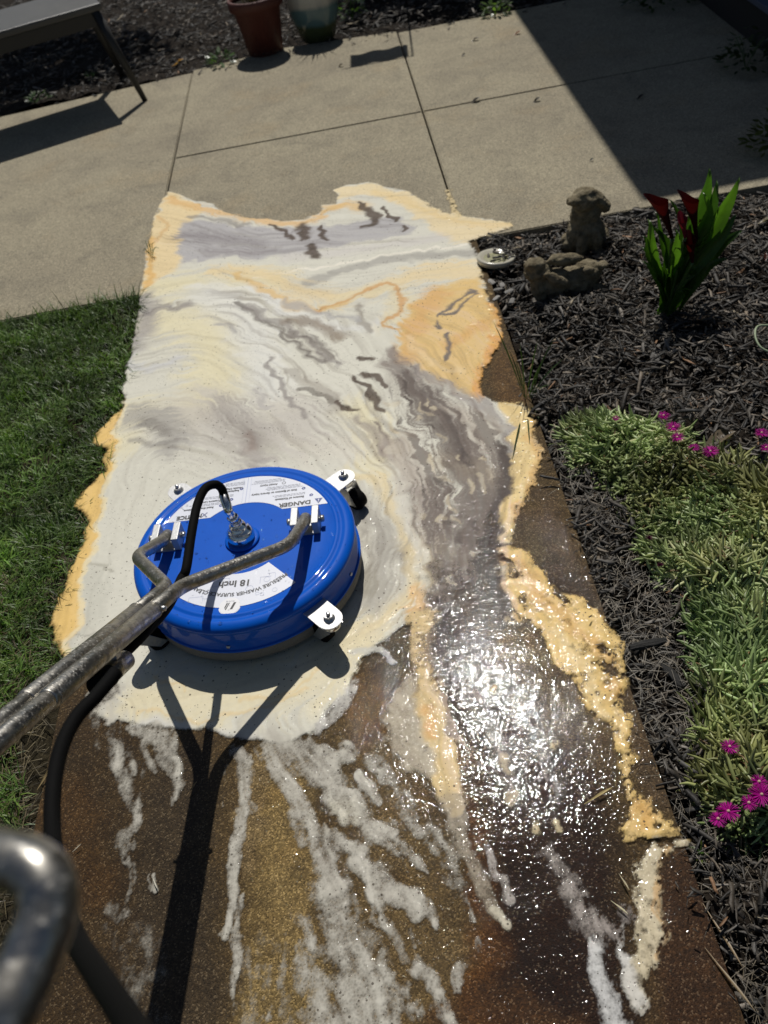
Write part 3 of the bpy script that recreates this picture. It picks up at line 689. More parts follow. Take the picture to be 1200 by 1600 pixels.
def mat_blue():
    n = N('blue_enamel'); c = n.mix(n.noise(30, 3), (.000, .085, .50), (.0005, .105, .58))
    v = n.vor(150, 'SMOOTH_F1'); h = n.math('MULTIPLY', n.ramp(v.outputs['Distance'], [(0, 1.), (.3, 0.)]), n.ramp(n.noise(22, 2), [(.52, 0.), (.6, 1.)]))
    return n.done(n.pbr(Base_Color=c, Roughness=.5, Coat_Weight=.5, Coat_Roughness=.04, Coat_IOR=1.4, Coat_Normal=n.bump(h, .0004), Specular_IOR_Level=.1))
M['blue'] = mat_blue()

# ================= setting =================
def grid_ground(name, x0, x1, y0, y1, nx, ny, z, amp, f, mat):
    xs = np.linspace(x0, x1, nx); ys = np.linspace(y0, y1, ny); X, Y = np.meshgrid(xs, ys)
    Z = z+amp*fbm(X, Y, f, 4, 41)
    i = np.arange(nx-1)[None]+np.arange(ny-1)[:, None]*nx
    F = np.stack([i, i+1, i+nx+1, i+nx], -1).reshape(-1, 4)
    return npmesh(name, np.stack([X, Y, Z], -1).reshape(-1, 3), F, mat)
tag(grid_ground('ground', -60, 60, -40, 80, 60, 60, -.16, .0, 1, M['lawnsoil']), kind='structure')
tag(grid_ground('lawn_ground', -6, -.79, -2, 2.675, 160, 160, -.022, .02, 9, M['lawnsoil']), kind='structure')
tag(grid_ground('bed_ground', .325, 5, -1.2, 2.64, 260, 220, -.033, .05, 8, M['soil']), kind='structure')
tag(grid_ground('back_bed_ground', -6, 5, 4.93, 11, 260, 160, -.03, .05, 5, M['soil']), kind='structure')

def slab(name, pts, z1=0, z0=-.12, wav=None):
    return tag(prism(name, pts, z0, z1, M['concrete'], bevel=.004), kind='structure')
slab('patio_slab', [(-5, 2.66), (-.785, 2.69), (-.778, 4.895), (-1.763, 4.778), (-5, 4.42)])
slab('patio_slab', [(-.776, 2.672), (.276, 2.672), (.276, 3.802), (-.776, 3.802)])
slab('patio_slab', [(-.776, 3.808), (.276, 3.808), (.277, 4.93), (-.3, 5.01), (-.776, 4.93)])
slab('patio_slab', [(.283, 2.655), (1.3, 2.66), (3.2, 2.66), (3.2, 3.802), (.283, 3.802)])
slab('patio_slab', [(.283, 3.808), (3.2, 3.808), (3.2, 4.90), (.284, 4.90)])

sc_ = paint_slab()
def build_walkway():
    X, Y = sc_.X, sc_.Y; ny, nx = X.shape
    x0, x1, y0, y1 = -.778, .317, -.35, 2.662
    Xc = np.clip(X, x0, x1); Yc = np.clip(Y, y0, y1)
    Z = .0012*fbm(Xc, Yc, 9, 3, 66)-.0012
    joint = np.exp(-((Yc-G(1040, 1313)[1]+.16*(Xc-.26)*0)/.004)**2)*.005*np.clip((Xc-.225)*25, 0, 1); Z = Z-joint
    i = np.arange(nx-1)[None]+np.arange(ny-1)[:, None]*nx
    F = np.stack([i, i+1, i+nx+1, i+nx], -1).reshape(-1, 4)
    V = np.stack([Xc, Yc, Z], -1).reshape(-1, 3); C = sc_.C.reshape(-1, 3)
    # sides
    ring = np.concatenate([np.arange(nx), np.arange(1, ny)*nx+nx-1, (ny-1)*nx+np.arange(nx-2, -1, -1), np.arange(ny-2, 0, -1)*nx])
    lo = V[ring].copy(); lo[:, 2] = -.12; b = len(V); m = len(ring); j = np.arange(m); jn = (j+1) % m
    F2 = np.stack([ring[j], b+j, b+jn, ring[jn]], -1)
    return tag(npmesh('walkway', np.vstack([V, lo]), np.vstack([F, F2[:, ::-1]]), M['slab'], col=np.vstack([C, C[ring]])), kind='structure')
build_walkway()
slab('walkway_slab', [(-.778, -3), (.317, -3), (.317, -.356), (-.778, -.356)])

fc = paint_foam()
def falpha(x, y):
    i = np.clip(((x-fc.xs[0])/fc.h+.5).astype(int), 0, len(fc.xs)-1); j = np.clip(((y-fc.ys[0])/fc.h+.5).astype(int), 0, len(fc.ys)-1)
    ok = (x > fc.xs[0]) & (x < fc.xs[-1]) & (y > fc.ys[0]) & (y < fc.ys[-1])
    return np.where(ok, fc.A[j, i], 0)
def build_foam():
    X, Y, A = fc.X, fc.Y, fc.A; ny, nx = X.shape
    h = np.minimum(A*1.6, 1)
    for _ in range(4):
        h[1:-1, 1:-1] = (h[1:-1, 1:-1]*2+h[:-2, 1:-1]+h[2:, 1:-1]+h[1:-1, :-2]+h[1:-1, 2:])/6
    warm = np.clip((fc.C[..., 0]-fc.C[..., 2])*2.2-.25, 0, 1)          # the yellow froth stands thicker
    for _ in range(6): warm[1:-1, 1:-1] = (warm[1:-1, 1:-1]*2+warm[:-2, 1:-1]+warm[2:, 1:-1]+warm[1:-1, :-2]+warm[1:-1, 2:])/6
    bank = np.clip((X-.12)*6, 0, 1)*warm
    Z = .0016+h*(.0008+.0008*warm+.0014*bank)+h*(.0004+.0020*bank)*fbm(X, Y, 48, 4, 71, .6)+h*.00012*fc.t2
    i = np.arange(nx-1)[None]+np.arange(ny-1)[:, None]*nx
    F = np.stack([i, i+1, i+nx+1, i+nx], -1).reshape(-1, 4)
    a = A.ravel(); F = F[a[F].max(1) > .02]
    used = np.zeros(nx*ny, bool); used[F.ravel()] = True; idx = np.cumsum(used)-1
    V = np.stack([X, Y, Z], -1).reshape(-1, 3)[used]; C = np.concatenate([fc.C, A[..., None]], -1).reshape(-1, 4)[used]
    o = npmesh('soap_foam', V, idx[F], M['foam'], col=C)
    return tag(o, 'marbled cream, grey and tan soap foam spread over the wet walkway', 'foam', kind='stuff')
build_foam()

# ---------------- mulch ----------------
def chips(name, n, region, sz, dark, label, z0=-.03, seed=1, lo=.012, hi=.05):
    rs = np.random.RandomState(seed)
    x = rs.uniform(region[0], region[1], n); y = rs.uniform(region[2], region[3], n)
    L = np.exp(rs.normal(math.log(sz), .5, n)); W = L*rs.uniform(.05, .30, n); T = np.maximum(W*rs.uniform(.12, .4, n), .0006)
    L = np.clip(L, .006, .075); W = np.clip(W, .0009, .009)
    az = rs.uniform(0, 2*np.pi, n); tl = rs.normal(0, .22, n); rl = rs.normal(0, .5, n)
    z = z0+.05*fbm(x, y, 8, 4, 41)+rs.uniform(0, .022, n)
    ca, sa, ct, st, cr, sr = np.cos(az), np.sin(az), np.cos(tl), np.sin(tl), np.cos(rl), np.sin(rl)
    A = np.stack([ca*ct, sa*ct, st], -1); B0 = np.stack([-sa, ca, 0*sa], -1); C0 = np.cross(A, B0)
    B = B0*cr[:, None]+C0*sr[:, None]; Cn = np.cross(A, B)
    P = np.stack([x, y, z], -1)
    t = np.array([-.5, -.18, .2, .5]); V = []
    bend = rs.normal(0, .05, (n, 1))
    wid = np.stack([rs.uniform(.1, 1., n), rs.uniform(.6, 1.1, n), rs.uniform(.5, 1.1, n), rs.uniform(.05, .9, n)], 1)
    for k in range(4):
        c = P+A*(L*t[k])[:, None]+Cn*(bend[:, 0]*L*(1-4*t[k]**2))[:, None]+B*(rs.normal(0, .12, n)*W)[:, None]
        for sx, sz_ in ((-1, -1), (1, -1), (1, 1), (-1, 1)):
            V.append(c+B*(sx*.5*W*wid[:, k])[:, None]+Cn*(sz_*.5*T*(1 if k in (1, 2) else .6))[:, None])
    V = np.stack(V, 1)
    f = []
    for k in range(3):
        for j in range(4): f.append((k*4+j, k*4+(j+1) % 4, k*4+4+(j+1) % 4, k*4+4+j))
    f += [(3, 2, 1, 0), (12, 13, 14, 15)]
    F = (np.arange(n)[:, None, None]*16+np.array(f)[None]).reshape(-1, 4)
    v = np.exp(rs.normal(math.log(dark), .85, n)); v = np.clip(v, .004, .26)
    warm = rs.uniform(0, 1, n); col = np.stack([v*(1.06+.2*warm), v*.98, v*(.88-.2*warm)], -1)
    odd = rs.rand(n) < .012; col[odd] = col[odd]*0+np.array([.22, .12, .06])*rs.uniform(.5, 1.6, (odd.sum(), 1))
    odd = rs.rand(n) < .008; col[odd] = col[odd]*0+np.array([.40, .33, .22])*rs.uniform(.5, 1.2, (odd.sum(), 1))
    o = npmesh(name, V.reshape(-1, 3), F, M['chips'], col=np.repeat(col, 16, 0), smooth=False)
    return tag(o, label, 'mulch', kind='stuff')
chips('mulch', 50000, (.325, 2.0, .05, 2.64), .021, .048, 'black shredded bark mulch covering the bed right of the walkway', z0=-.018, seed=3)
chips('mulch', 26000, (-3.4, 3.2, 4.93, 7.2), .028, .046, 'dark bark mulch covering the bed behind the patio', z0=-.010, seed=4)
chips('mulch', 130, (.285, .335, .25, 1.9), .012, .05, 'stray bark bits kicked onto the right margin of the walkway', z0=.0, seed=5)
chips('mulch', 420, (-3, 1.3, 4.80, 4.98), .02, .05, 'stray bark bits lying along the back edge of the patio', z0=.0, seed=6)

# ---------------- grass ----------------
def blades(x, y, z, L, W, az, lean, curve, col, name, mat, parent=None, tipdark=1.0):
    n = len(x); K = 4; t = np.linspace(0, 1, K)
    d = np.stack([np.cos(az), np.sin(az)], -1); side = np.stack([-np.sin(az), np.cos(az), 0*az], -1)
    V = []
    for k in range(K):
        a = lean+curve*t[k]; hx = L*t[k]*np.sin(a*.8); hz = L*t[k]*np.cos(a)
        c = np.stack([x+d[:, 0]*hx, y+d[:, 1]*hx, np.maximum(z+hz, z-.002)], -1)
        wv = W*(1, .95, .7, .06)[k]
        V += [c-side*wv[:, None]*.5, c+side*wv[:, None]*.5]
    V = np.stack(V, 1)
    f = np.array([(2*k, 2*k+1, 2*k+3, 2*k+2) for k in range(K-1)])
    F = (np.arange(n)[:, None, None]*2*K+f[None]).reshape(-1, 4)
    return npmesh(name, V.reshape(-1, 3), F, mat, parent, col=np.repeat(col, 2*K, 0))
def polymask(px, pts):
    P = np.array([G(a, b)[:2] for a, b in pts])
    ins = np.zeros(len(px), bool); x, y = px[:, 0], px[:, 1]
    for i in range(len(P)):
        a = P[i]; b = P[(i+1) % len(P)]
        ins ^= ((a[1] > y) != (b[1] > y)) & (x < (b[0]-a[0])*(y-a[1])/(b[1]-a[1]+1e-15)+a[0])
    return ins
def build_grass():
    rs = np.random.RandomState(8); n = 105000
    x = rs.uniform(-2.3, -.76, n); y = rs.uniform(.2, 2.69, n)
    # edge of the turf along the slab, measured on the photograph and laid on the ground
    ed = np.array([G(*p)[:2] for p in [(218, 462), (208, 540), (198, 610), (188, 640), (168, 672), (156, 690), (166, 700), (163, 738), (136, 765), (125, 790), (140, 830), (120, 880), (97, 940), (86, 985), (92, 1010), (60, 1050), (28, 1110), (5, 1180), (30, 1240), (38, 1280), (10, 1330), (-30, 1400), (-120, 1600)]])
    o = np.argsort(ed[:, 1]); ex = np.interp(y, ed[o, 1], ed[o, 0])
    ex = np.minimum(ex, -.784)
    e = ex-x+.035*fbm(x, y, 22, 3, 6)+.006
    keep = e > 0
    dn = np.clip(fbm(x, y, 7, 3, 12)*1.3+.95, .25, 1); dn *= np.clip(e/.03+.35, 0, 1)
    keep &= rs.rand(n) < dn
    keep &= x < -.781
    x, y, e = x[keep], y[keep], e[keep]; n = len(x)
    cl = fbm(x, y, 22, 2, 31); L = rs.uniform(.032, .072, n)*(1+.5*cl)
    az = rs.uniform(0, 2*np.pi, n); az = np.where(rs.rand(n) < .5, 6.3*fbm(x, y, 12, 2, 55)+rs.normal(0, .5, n), az)
    lean = rs.uniform(.1, .9, n); cur = rs.uniform(.2, 1.2, n)
    L = np.where(y > 2.6, L*1.3, L)
    base = np.array([.080, .150, .026])*(1+rs.normal(0, .30, (n, 1)))+np.array([.06, .05, .01])*rs.rand(n, 1)**3
    br = np.clip(1+1.1*fbm(x, y, 9, 3, 22), .5, 1.8); base = base*br[:, None]
    dry = rs.rand(n) < np.clip(.05+.35*np.exp(-e/.03)*np.clip((2.4-y)*3, 0, 1)+.3*(y < 1.1)*np.exp(-e/.12), 0, .8)
    base[dry] = np.array([.17, .135, .07])*rs.uniform(.35, 1.2, (dry.sum(), 1))
    L = np.where(dry, L*.7, L); lean = np.where(dry, lean+.6, lean)
    tag(blades(x, y, np.full(n, -.02), L, rs.uniform(.0016, .0036, n), az, lean, cur, np.clip(base, .003, .5), 'grass', M['grass']), 'green lawn grass beside the walkway, its edge soaked by foam', 'grass', kind='stuff')
    # trimmings and dead straw on the mud strip
    n = 2600; x = rs.uniform(-1.25, -.775, n); y = rs.uniform(.35, 1.5, n)
    ok = falpha(x, y) < .1; x, y = x[ok], y[ok]; n = len(x)
    col = np.array([.16, .125, .06])*rs.uniform(.2, 1.2, (n, 1))
    tag(blades(x, y, rs.uniform(-.012, -.002, n), rs.uniform(.015, .06, n), rs.uniform(.0008, .002, n), rs.uniform(0, 6.3, n), np.full(n, 1.45), np.full(n, .1), col, 'dead_grass', M['grass']), 'dry brown clippings and dead grass on the muddy lawn edge', 'dead grass', kind='stuff')
    n = 2600; x = rs.uniform(.32, .50, n); y = rs.uniform(.25, 1.6, n)
    col = np.array([.20, .155, .09])*rs.uniform(.15, .9, (n, 1))
    tag(blades(x, y, rs.uniform(-.02, .002, n), rs.uniform(.012, .05, n), rs.uniform(.0006, .0014, n), rs.uniform(0, 6.3, n), np.full(n, 1.45), np.full(n, .1), col, 'dead_grass', M['grass']), 'thin straw and root threads between the slab and the succulents', 'dead grass', kind='stuff')
build_grass()

# ================= surface cleaner =================
CX, CY, ROT = -.381, 1.336, math.radians(-4)
root = empty('surface_cleaner', (CX, CY, 0), ROT)
tag(root, 'round blue pressure washer surface cleaner with steel handle standing on foam', 'surface cleaner')
def Lc(P):
    P = np.asarray(P, float)-np.array([CX, CY, 0]); c, s = math.cos(ROT), math.sin(ROT)
    return np.array([P[0]*c+P[1]*s, -P[0]*s+P[1]*c, P[2]])
def arc(r0, r1, n=10): return None
ZT = .118
prof = [(.0, ZT), (.170, ZT), (.1965, ZT), (.1975, ZT+.0004), (.199, ZT+.0012), (.202, ZT+.0014), (.205, ZT+.0006), (.208, ZT-.0012), (.211, ZT-.0014), (.214, ZT-.0006), (.217, ZT+.0006), (.220, ZT+.0008), (.225, ZT-.0004), (.231, ZT-.003), (.236, ZT-.008), (.2375, ZT-.014), (.2365, ZT-.019), (.2335, ZT-.0215), (.2325, ZT-.0225)]
deck = lathe('deck', prof, M['blue'], root, 128)
skirt = lathe('skirt', [(.2335, .0965), (.2340, .094), (.2345, .052), (.2360, .0505), (.2385, .0500), (.2392, .0480), (.2385, .0455), (.2340, .0450)], M['blue'], root, 128)
lathe('bristle_ring', [(.2335, .0455), (.2365, .040), (.2360, .018), (.2300, .010), (.226, .010), (.226, .046)], M['bristle'], root, 128)
for a in (-95, -20, 62, 150, 215):
    a = math.radians(a); c, s = math.cos(a), math.sin(a)
    tube_obj('rivet', [(c*.2340, s*.2340, .062), (c*.2375, s*.2375, .062)], [.0042, .0032], M['bolt'], skirt, 12)
# casters
for i, a in enumerate((-49, 43, 130, 222)):
    a = math.radians(a); ca, sa = math.cos(a), math.sin(a); R_ = Matrix(((ca, -sa, 0), (sa, ca, 0), (0, 0, 1)))
    z = .088
    pts = [(.205, -.026), (.270, -.026)]+[(.270+.026*math.cos(t)+.012, .026*math.sin(t)) for t in np.linspace(-math.pi/2, math.pi/2, 12)]+[(.270, .026), (.205, .026)]
    pts = [tuple((R_@Vector((p[0], p[1], 0)))[:2]) for p in pts]
    pl = prism('caster_bracket', pts, z-.0025, z, M['zinc'], root, .0006)
    def at(r, zz, t=0): v = R_@Vector((r, t, zz)); return (v.x, v.y, v.z)
    b = tube_obj('bolt', [at(.282, z), at(.282, z+.0015), at(.282, z+.0015), at(.282, z+.004)], [.0115, .0115, .0095, .0095], M['bolt'], root, 20)
    nut = tube_obj('nut', [at(.282, z+.004), at(.282, z+.011)], .0085, M['bolt'], b, 6); nut.data.polygons.foreach_set('use_smooth', [False]*len(nut.data.polygons))
    tube_obj('bolt_end', [at(.282, z+.011), at(.282, z+.016), at(.282, z+.0175)], [.0045, .0045, .003], M['bolt'], b, 12)
    cs = empty('caster', (0, 0, 0)); cs.parent = root
    # swivel head, fork and wheel trailing behind the stem
    tube_obj('swivel_ring', [at(.282, z-.003), at(.282, z-.006), at(.282, z-.010), at(.282, z-.014), at(.282, z-.018), at(.282, z-.021)], [.017, .0195, .0195, .016, .0185, .0185], M['chrome'], cs, 28)
    dx, dy = (.018, -.012) if i == 1 else (-.026, .024) if i == 0 else (.024, .026) if i == 3 else (.012, -.020)
    bm = bmesh.new(); v0 = Vector(at(.282, 0)); dv = Vector((dx, dy, 0)); ax = dv.normalized(); lt = Vector((-ax.y, ax.x, 0))
    for sgn in (-1, 1):
        Q = [v0-ax*.014+lt*sgn*.017, v0+ax*.016+lt*sgn*.017, v0+dv+ax*.010+lt*sgn*.017, v0+dv-ax*.010+lt*sgn*.017]
        zs = [z-.019, z-.019, .022, .022]
        f1 = [bm.verts.new((q.x, q.y, zz)) for q, zz in zip(Q, zs)]; f2 = [bm.verts.new((q.x+lt.x*sgn*.0022, q.y+lt.y*sgn*.0022, zz)) for q, zz in zip(Q, zs)]
        bm.faces.new(f1); bm.faces.new(f2[::-1])
        for k in range(4): bm.faces.new((f1[k], f1[(k+1) % 4], f2[(k+1) % 4], f2[k]))
    bm_obj('fork', bm, M['bolt'], cs)
    wc = v0+dv; p0 = wc-lt*.0125; p1 = wc+lt*.0125; cz = .027
    tube_obj('wheel', [(p0.x, p0.y, cz), (p0.x+lt.x*.003, p0.y+lt.y*.003, cz), (p1.x-lt.x*.003, p1.y-lt.y*.003, cz), (p1.x, p1.y, cz)], [.022, .025, .025, .022], M['rubber'], cs, 28)
# clamps that hold the fork of the handle
CLX = ((.116, .160), (-.181, -.137))
for (xa, xb) in CLX:
    bm = bmesh.new(); y0 = .016; 
    for x in (xa, xb):
        box_bm(bm, (x, y0, ZT+.0185), (.0145, .052, .033), bevel=.0015)
    box_bm(bm, ((xa+xb)/2, y0, ZT+.0022), (abs(xb-xa)-.0148, .050, .004))
    br = bm_obj('clamp', bm, M['zinc'], root)
    tube_obj('clamp_bolt', [(xa-.016, y0, ZT+.019), (xb+.016, y0, ZT+.019)], .0042, M['bolt'], br, 10)
    for x in (xa-.013, xb+.013): tube_obj('nut', [(x-.004, y0, ZT+.019), (x+.004, y0, ZT+.019)], .0075, M['bolt'], br, 6)
# swivel in the middle
sw = lathe('swivel', [(0, ZT+.058), (.011, ZT+.058), (.0125, ZT+.054), (.0125, ZT+.046), (.017, ZT+.044), (.0175, ZT+.038), (.0215, ZT+.034), (.0275, ZT+.026), (.0290, ZT+.018), (.0285, ZT+.010), (.0270, ZT+.001)], M['chrome'], root, 48, loc=(.000, .000, 0))
lathe('collar', [(.027, ZT+.0012), (.036, ZT+.0012), (.037, ZT+.004), (.035, ZT+.0062), (.0275, ZT+.0064)], M['blue'], root, 48)
PT = lambda px, py, y: Lc(AY(px, py, y))
# fittings + hose (heights from the shadow it throws on the deck)
f0 = np.array([0, 0, ZT+.052]); f1 = Lc(AY(352, 788, 1.375)); f2 = Lc(AY(345, 768, 1.385))
def P3(px, py, z): return Lc(G(px, py, z))
F0 = np.array([-.000, .000, ZT+.050]); F1 = P3(358, 800, ZT+.088); F2 = P3(349, 772, ZT+.120)
d1 = (F1-F0)/np.linalg.norm(F1-F0)
fit = tube_obj('hose_fitting', [F0, F0+d1*.012, F0+d1*.0125, F1-d1*.002, F1, F1+(F2-F1)*.02, F2], [.0105, .0105, .0080, .0080, .0082, .0100, .0098], M['chrome'], root, 24)
tube_obj('nut', [F0+d1*.010, F0+d1*.024], .0118, M['chrome'], fit, 6)
hp = [F2-(F2-F1)*.15, F2+(F2-F1)*.30, P3(336, 757, .265), P3(320, 764, .272), P3(308, 790, .268), P3(299, 835, .262), P3(291, 888, .255), P3(283, 905, .25), P3(262, 948, .285), P3(225, 990, .335), P3(190, 1025, .365)]
tube_obj('swivel_hose', smooth_path(hp, 8), .0088, M['rubber'], root, 20)
# ---- handle: fork, twin pole, grips
J = Lc((-.4475, 1.079, .2850)); J2 = Lc((-.4930, .722, .518)); J3 = Lc((-.5117, .587, .5958))
ax = (J2-J)/np.linalg.norm(J2-J); lt = np.cross([0, 0, 1.], ax); lt /= np.linalg.norm(lt); nm = np.cross(ax, lt)
r_ = .0128
zc = ZT+.019
cr_ = np.array([(CLX[0][0]+CLX[0][1])/2, .018, zc]); cl_ = np.array([(CLX[1][0]+CLX[1][1])/2, .018, zc])
RB = Lc(G(452, 852, .200)); LB = Lc(G(213, 870, .215))
end = J+ax*.80
hd = empty('handle', (0, 0, 0)); hd.parent = root
def merge_tube(name, pts, rb, r=r_): return tube_obj(name, bent_path(pts, rb, 8), r, M['steel'], hd, 24)
merge_tube('fork_tube', [cr_+np.array([0, .004, 0]), cr_+np.array([0, -.022, .012]), RB, J+lt*r_*1.02+ax*.012, J+lt*r_*1.02+ax*.22], .035)
merge_tube('fork_tube', [cl_+np.array([0, .004, 0]), cl_+np.array([0, -.022, .012]), LB, J-lt*r_*1.02+ax*.012, J-lt*r_*1.02+ax*.22], .028)
for sg in (1, -1):
    o = J+lt*sg*r_*1.06
    tube_obj('pole_tube', [o+ax*.145, o+ax*.147, o+ax*.50, o+ax*.502], [r_*1.02, r_*1.13, r_*1.13, r_*1.02], M['steel'], hd, 28)
    tube_obj('pole_tube', [o+ax*.49, o+ax*.505, o+ax*.78], [r_*.99, r_*.99, r_*.99], M['steel'], hd, 28)
for t in (.150, .492):
    for sg in (1, -1):
        o = J+lt*sg*r_*1.06+ax*t; tube_obj('pole_band', [o-ax*.0012, o-ax*.0008, o+ax*.0008, o+ax*.0012], [r_*1.13, r_*1.18, r_*1.18, r_*1.13], M['steel'], hd, 28)
kb = J+ax*.142+lt*.0275; tube_obj('lock_pin', [kb-lt*.004, kb+lt*.004, kb+lt*.0055], [.005, .0045, .002], M['bolt'], hd, 14)
kb = J+ax*.155-lt*.0275; tube_obj('lock_pin', [kb+lt*.004, kb-lt*.004, kb-lt*.007], [.0035, .0035, .002], M['bolt'], hd, 14)
# grip that bends back into the bottom left corner of the view
top = J+ax*.78
gr = [top-lt*.0+nm*.0, top+ax*.06, Lc(D(-170, 1310, .56)), Lc(D(-80, 1326, .46)), Lc(D(-10, 1338, .42)), Lc(D(44, 1352, .405)), Lc(D(71, 1380, .40)), Lc(D(72, 1432, .40)), Lc(D(46, 1500, .40)), Lc(D(8, 1580, .40)), Lc(D(-40, 1690, .41))]
tube_obj('grip', smooth_path(gr, 10), .0116, M['steel'], hd, 28)
gl = [top+ax*.055, top+ax*.10-lt*.05, top+ax*.11-lt*.16, top+ax*.02-lt*.24, top-ax*.02-lt*.27+nm*.05]
tube_obj('grip', smooth_path(gl, 8), .0127, M['steel'], hd, 28)
# lance coupling carried below the pole
st0 = J+ax*.255-nm*.042+lt*.004; 
co = tube_obj('coupling', [st0, st0+ax*.001, st0+ax*.060, st0+ax*.062], [.012, .0150, .0150, .013], M['steel'], root, 24)
tube_obj('coupling_cap', [st0+ax*.062, st0+ax*.098, st0+ax*.101], [.0165, .0165, .012], M['rubber'], co, 24)
bm = bmesh.new(); Mx = Matrix(((ax[0], lt[0], nm[0], 0), (ax[1], lt[1], nm[1], 0), (ax[2], lt[2], nm[2], 0), (0, 0, 0, 1)))
mid = st0+ax*.03+nm*.022; Mx.translation = Vector(mid.tolist()); box_bm(bm, (0, 0, 0), (.016, .010, .022), Mx, .001)
bm_obj('hanger', bm, M['bolt'], co)

# ---- stickers and lettering
def flat_obj(name, loops, z, mat, parent, th=.0003):
    bm = bmesh.new()
    for pts in loops:
        vs = [bm.verts.new((p[0], p[1], z)) for p in pts]
        try: bm.faces.new(vs)
        except ValueError: pass
    bmesh.ops.triangulate(bm, faces=bm.faces)
    for f in bm.faces:
        if f.normal.z < 0: f.normal_flip()
    me = bpy.data.meshes.new(name); bm.to_mesh(me); bm.free()
    return link(name, me, mat, parent, False)
def pol(r, a): a = math.radians(a); return (r*math.cos(a), r*math.sin(a))
def sect(r0, r1, a0, a1, n=40): return [pol(r1, a) for a in np.linspace(a0, a1, n)]+[pol(r0, a) for a in np.linspace(a1, a0, n)]
def ring(cx, cy, r0, r1, n=24):
    out = []
    for i in range(n):
        a, b = 2*math.pi*i/n, 2*math.pi*(i+1)/n
        out.append([(cx+r*math.cos(t), cy+r*math.sin(t)) for r, t in ((r0, a), (r1, a), (r1, b), (r0, b))])
    return out
def disc(cx, cy, r, n=24): return [(cx+r*math.cos(2*math.pi*i/n), cy+r*math.sin(2*math.pi*i/n)) for i in range(n)]
Z1, Z2, Z3 = ZT+.0006, ZT+.0009, ZT+.0012
# lower sticker
LS = [pol(.183, a) for a in np.linspace(-133, -98.5, 24)]; cxl, cyl = pol(.180, -92.5)
a0 = math.atan2(pol(.183, -98.5)[1]-cyl, pol(.183, -98.5)[0]-cxl); a1 = math.atan2(pol(.183, -86.5)[1]-cyl, pol(.183, -86.5)[0]-cxl)
a0 = a0 % (2*math.pi); a1 = a1 % (2*math.pi)
if a1 < a0: a1 += 2*math.pi
LS += [(cxl+.0225*math.cos(t), cyl+.0225*math.sin(t)) for t in np.linspace(math.radians(200-8), math.radians(340+8), 24)]
LS += [pol(.183, a) for a in np.linspace(-86.5, -48.5, 24)]+[pol(.096, a) for a in np.linspace(-50, -131, 40)]
LS = [(x, y) for x, y in LS]
brand = flat_obj('brand_sticker', [LS], Z1, M['white'], root)
flat_obj('emblem_disc', [disc(cxl, cyl, .0212)], Z2, mat_plain('emblem_white', (.80, .80, .82), .35, var=.02), brand)
flat_obj('sticker_print', [[(x, y) for x, y in q] for q in ring(.028, -.140, .0075, .0083)+ring(.062, -.120, .0060, .0067)+ring(-.060, -.145, .0085, .0092)+ring(.080, -.150, .0045, .0052)+ring(.045, -.155, .0035, .0042)+ring(.055, -.158, .0035, .0042)+
    [[(-.05+a, -.125+b), (-.05+a+c, -.125+b), (-.05+a+c, -.125+b+d), (-.05+a, -.125+b+d)] for a, b, c, d in ((0, 0, .034, .0008), (0, 0, .0008, .020), (.0332, 0, .0008, .020), (0, .0192, .034, .0008), (.012, .006, .009, .0007), (-.045, -.022, .030, .0008), (-.045, -.034, .0008, .012), (-.0158, -.034, .0008, .012), (.098, .012, .022, .0008), (.098, -.004, .0008, .016), (.112, .020, .016, .0008), (.128, .006, .0008, .014))]], Z2, M['paleink'], brand)
def text_mesh(s, size, bold=.0, shear=0.0):
    cu = bpy.data.curves.new('t', 'FONT'); cu.body = s; cu.size = size; cu.align_x = 'CENTER'; cu.align_y = 'CENTER'; cu.offset = bold; cu.shear = shear; cu.resolution_u = 3
    ob = bpy.data.objects.new('t', cu); COL.objects.link(ob); bpy.context.view_layer.update()
    me = bpy.data.meshes.new_from_object(ob.evaluated_get(bpy.context.evaluated_depsgraph_get())); bpy.data.objects.remove(ob, do_unlink=True)
    return me
def put_text(bm, s, size, x, y, rot=180, bold=0, curve=None, shear=0, sx=1):
    """lettering laid flat; curve = radius: bend it round the deck's centre (read from the far side)"""
    me = text_mesh(s, size, bold, shear); t = bmesh.new(); t.from_mesh(me); bpy.data.meshes.remove(me)
    if curve:
        for v in t.verts:
            a = -math.pi/2-(v.co.x*sx)/curve; r = curve+v.co.y; v.co.x, v.co.y = r*math.cos(a), r*math.sin(a)
    else:
        a = math.radians(rot); c, s_ = math.cos(a), math.sin(a)
        for v in t.verts: X_, Y_ = v.co.x*sx, v.co.y; v.co.x = x+X_*c-Y_*s_; v.co.y = y+X_*s_+Y_*c
    for v in t.verts: v.co.z = Z3
    m2 = bpy.data.meshes.new('t'); t.to_mesh(m2); t.free(); bm.from_mesh(m2); bpy.data.meshes.remove(m2)
bm = bmesh.new()
put_text(bm, "PRESSURE WASHER SURFACE CLEANER", .0125, 0, 0, bold=.0002, curve=.1500, sx=1.02)
put_text(bm, "18 Inch", .0225, -.004, -.1215, 178, .0006, sx=1.0)
me_ = bpy.data.meshes.new('lettering'); 
for f in bm.faces:
    if f.normal.z < 0: f.normal_flip()
bm.to_mesh(me_); bm.free(); link('lettering', me_, M['ink'], brand, False)
bm = bmesh.new(); put_text(bm, "M I N G", .0050, cxl, cyl+.0125, 180)
bm.to_mesh(me2 := bpy.data.meshes.new('lettering')); bm.free(); link('lettering', me2, M['greyink'], brand, False)
q = lambda x, y: (cxl-x, cyl-y)
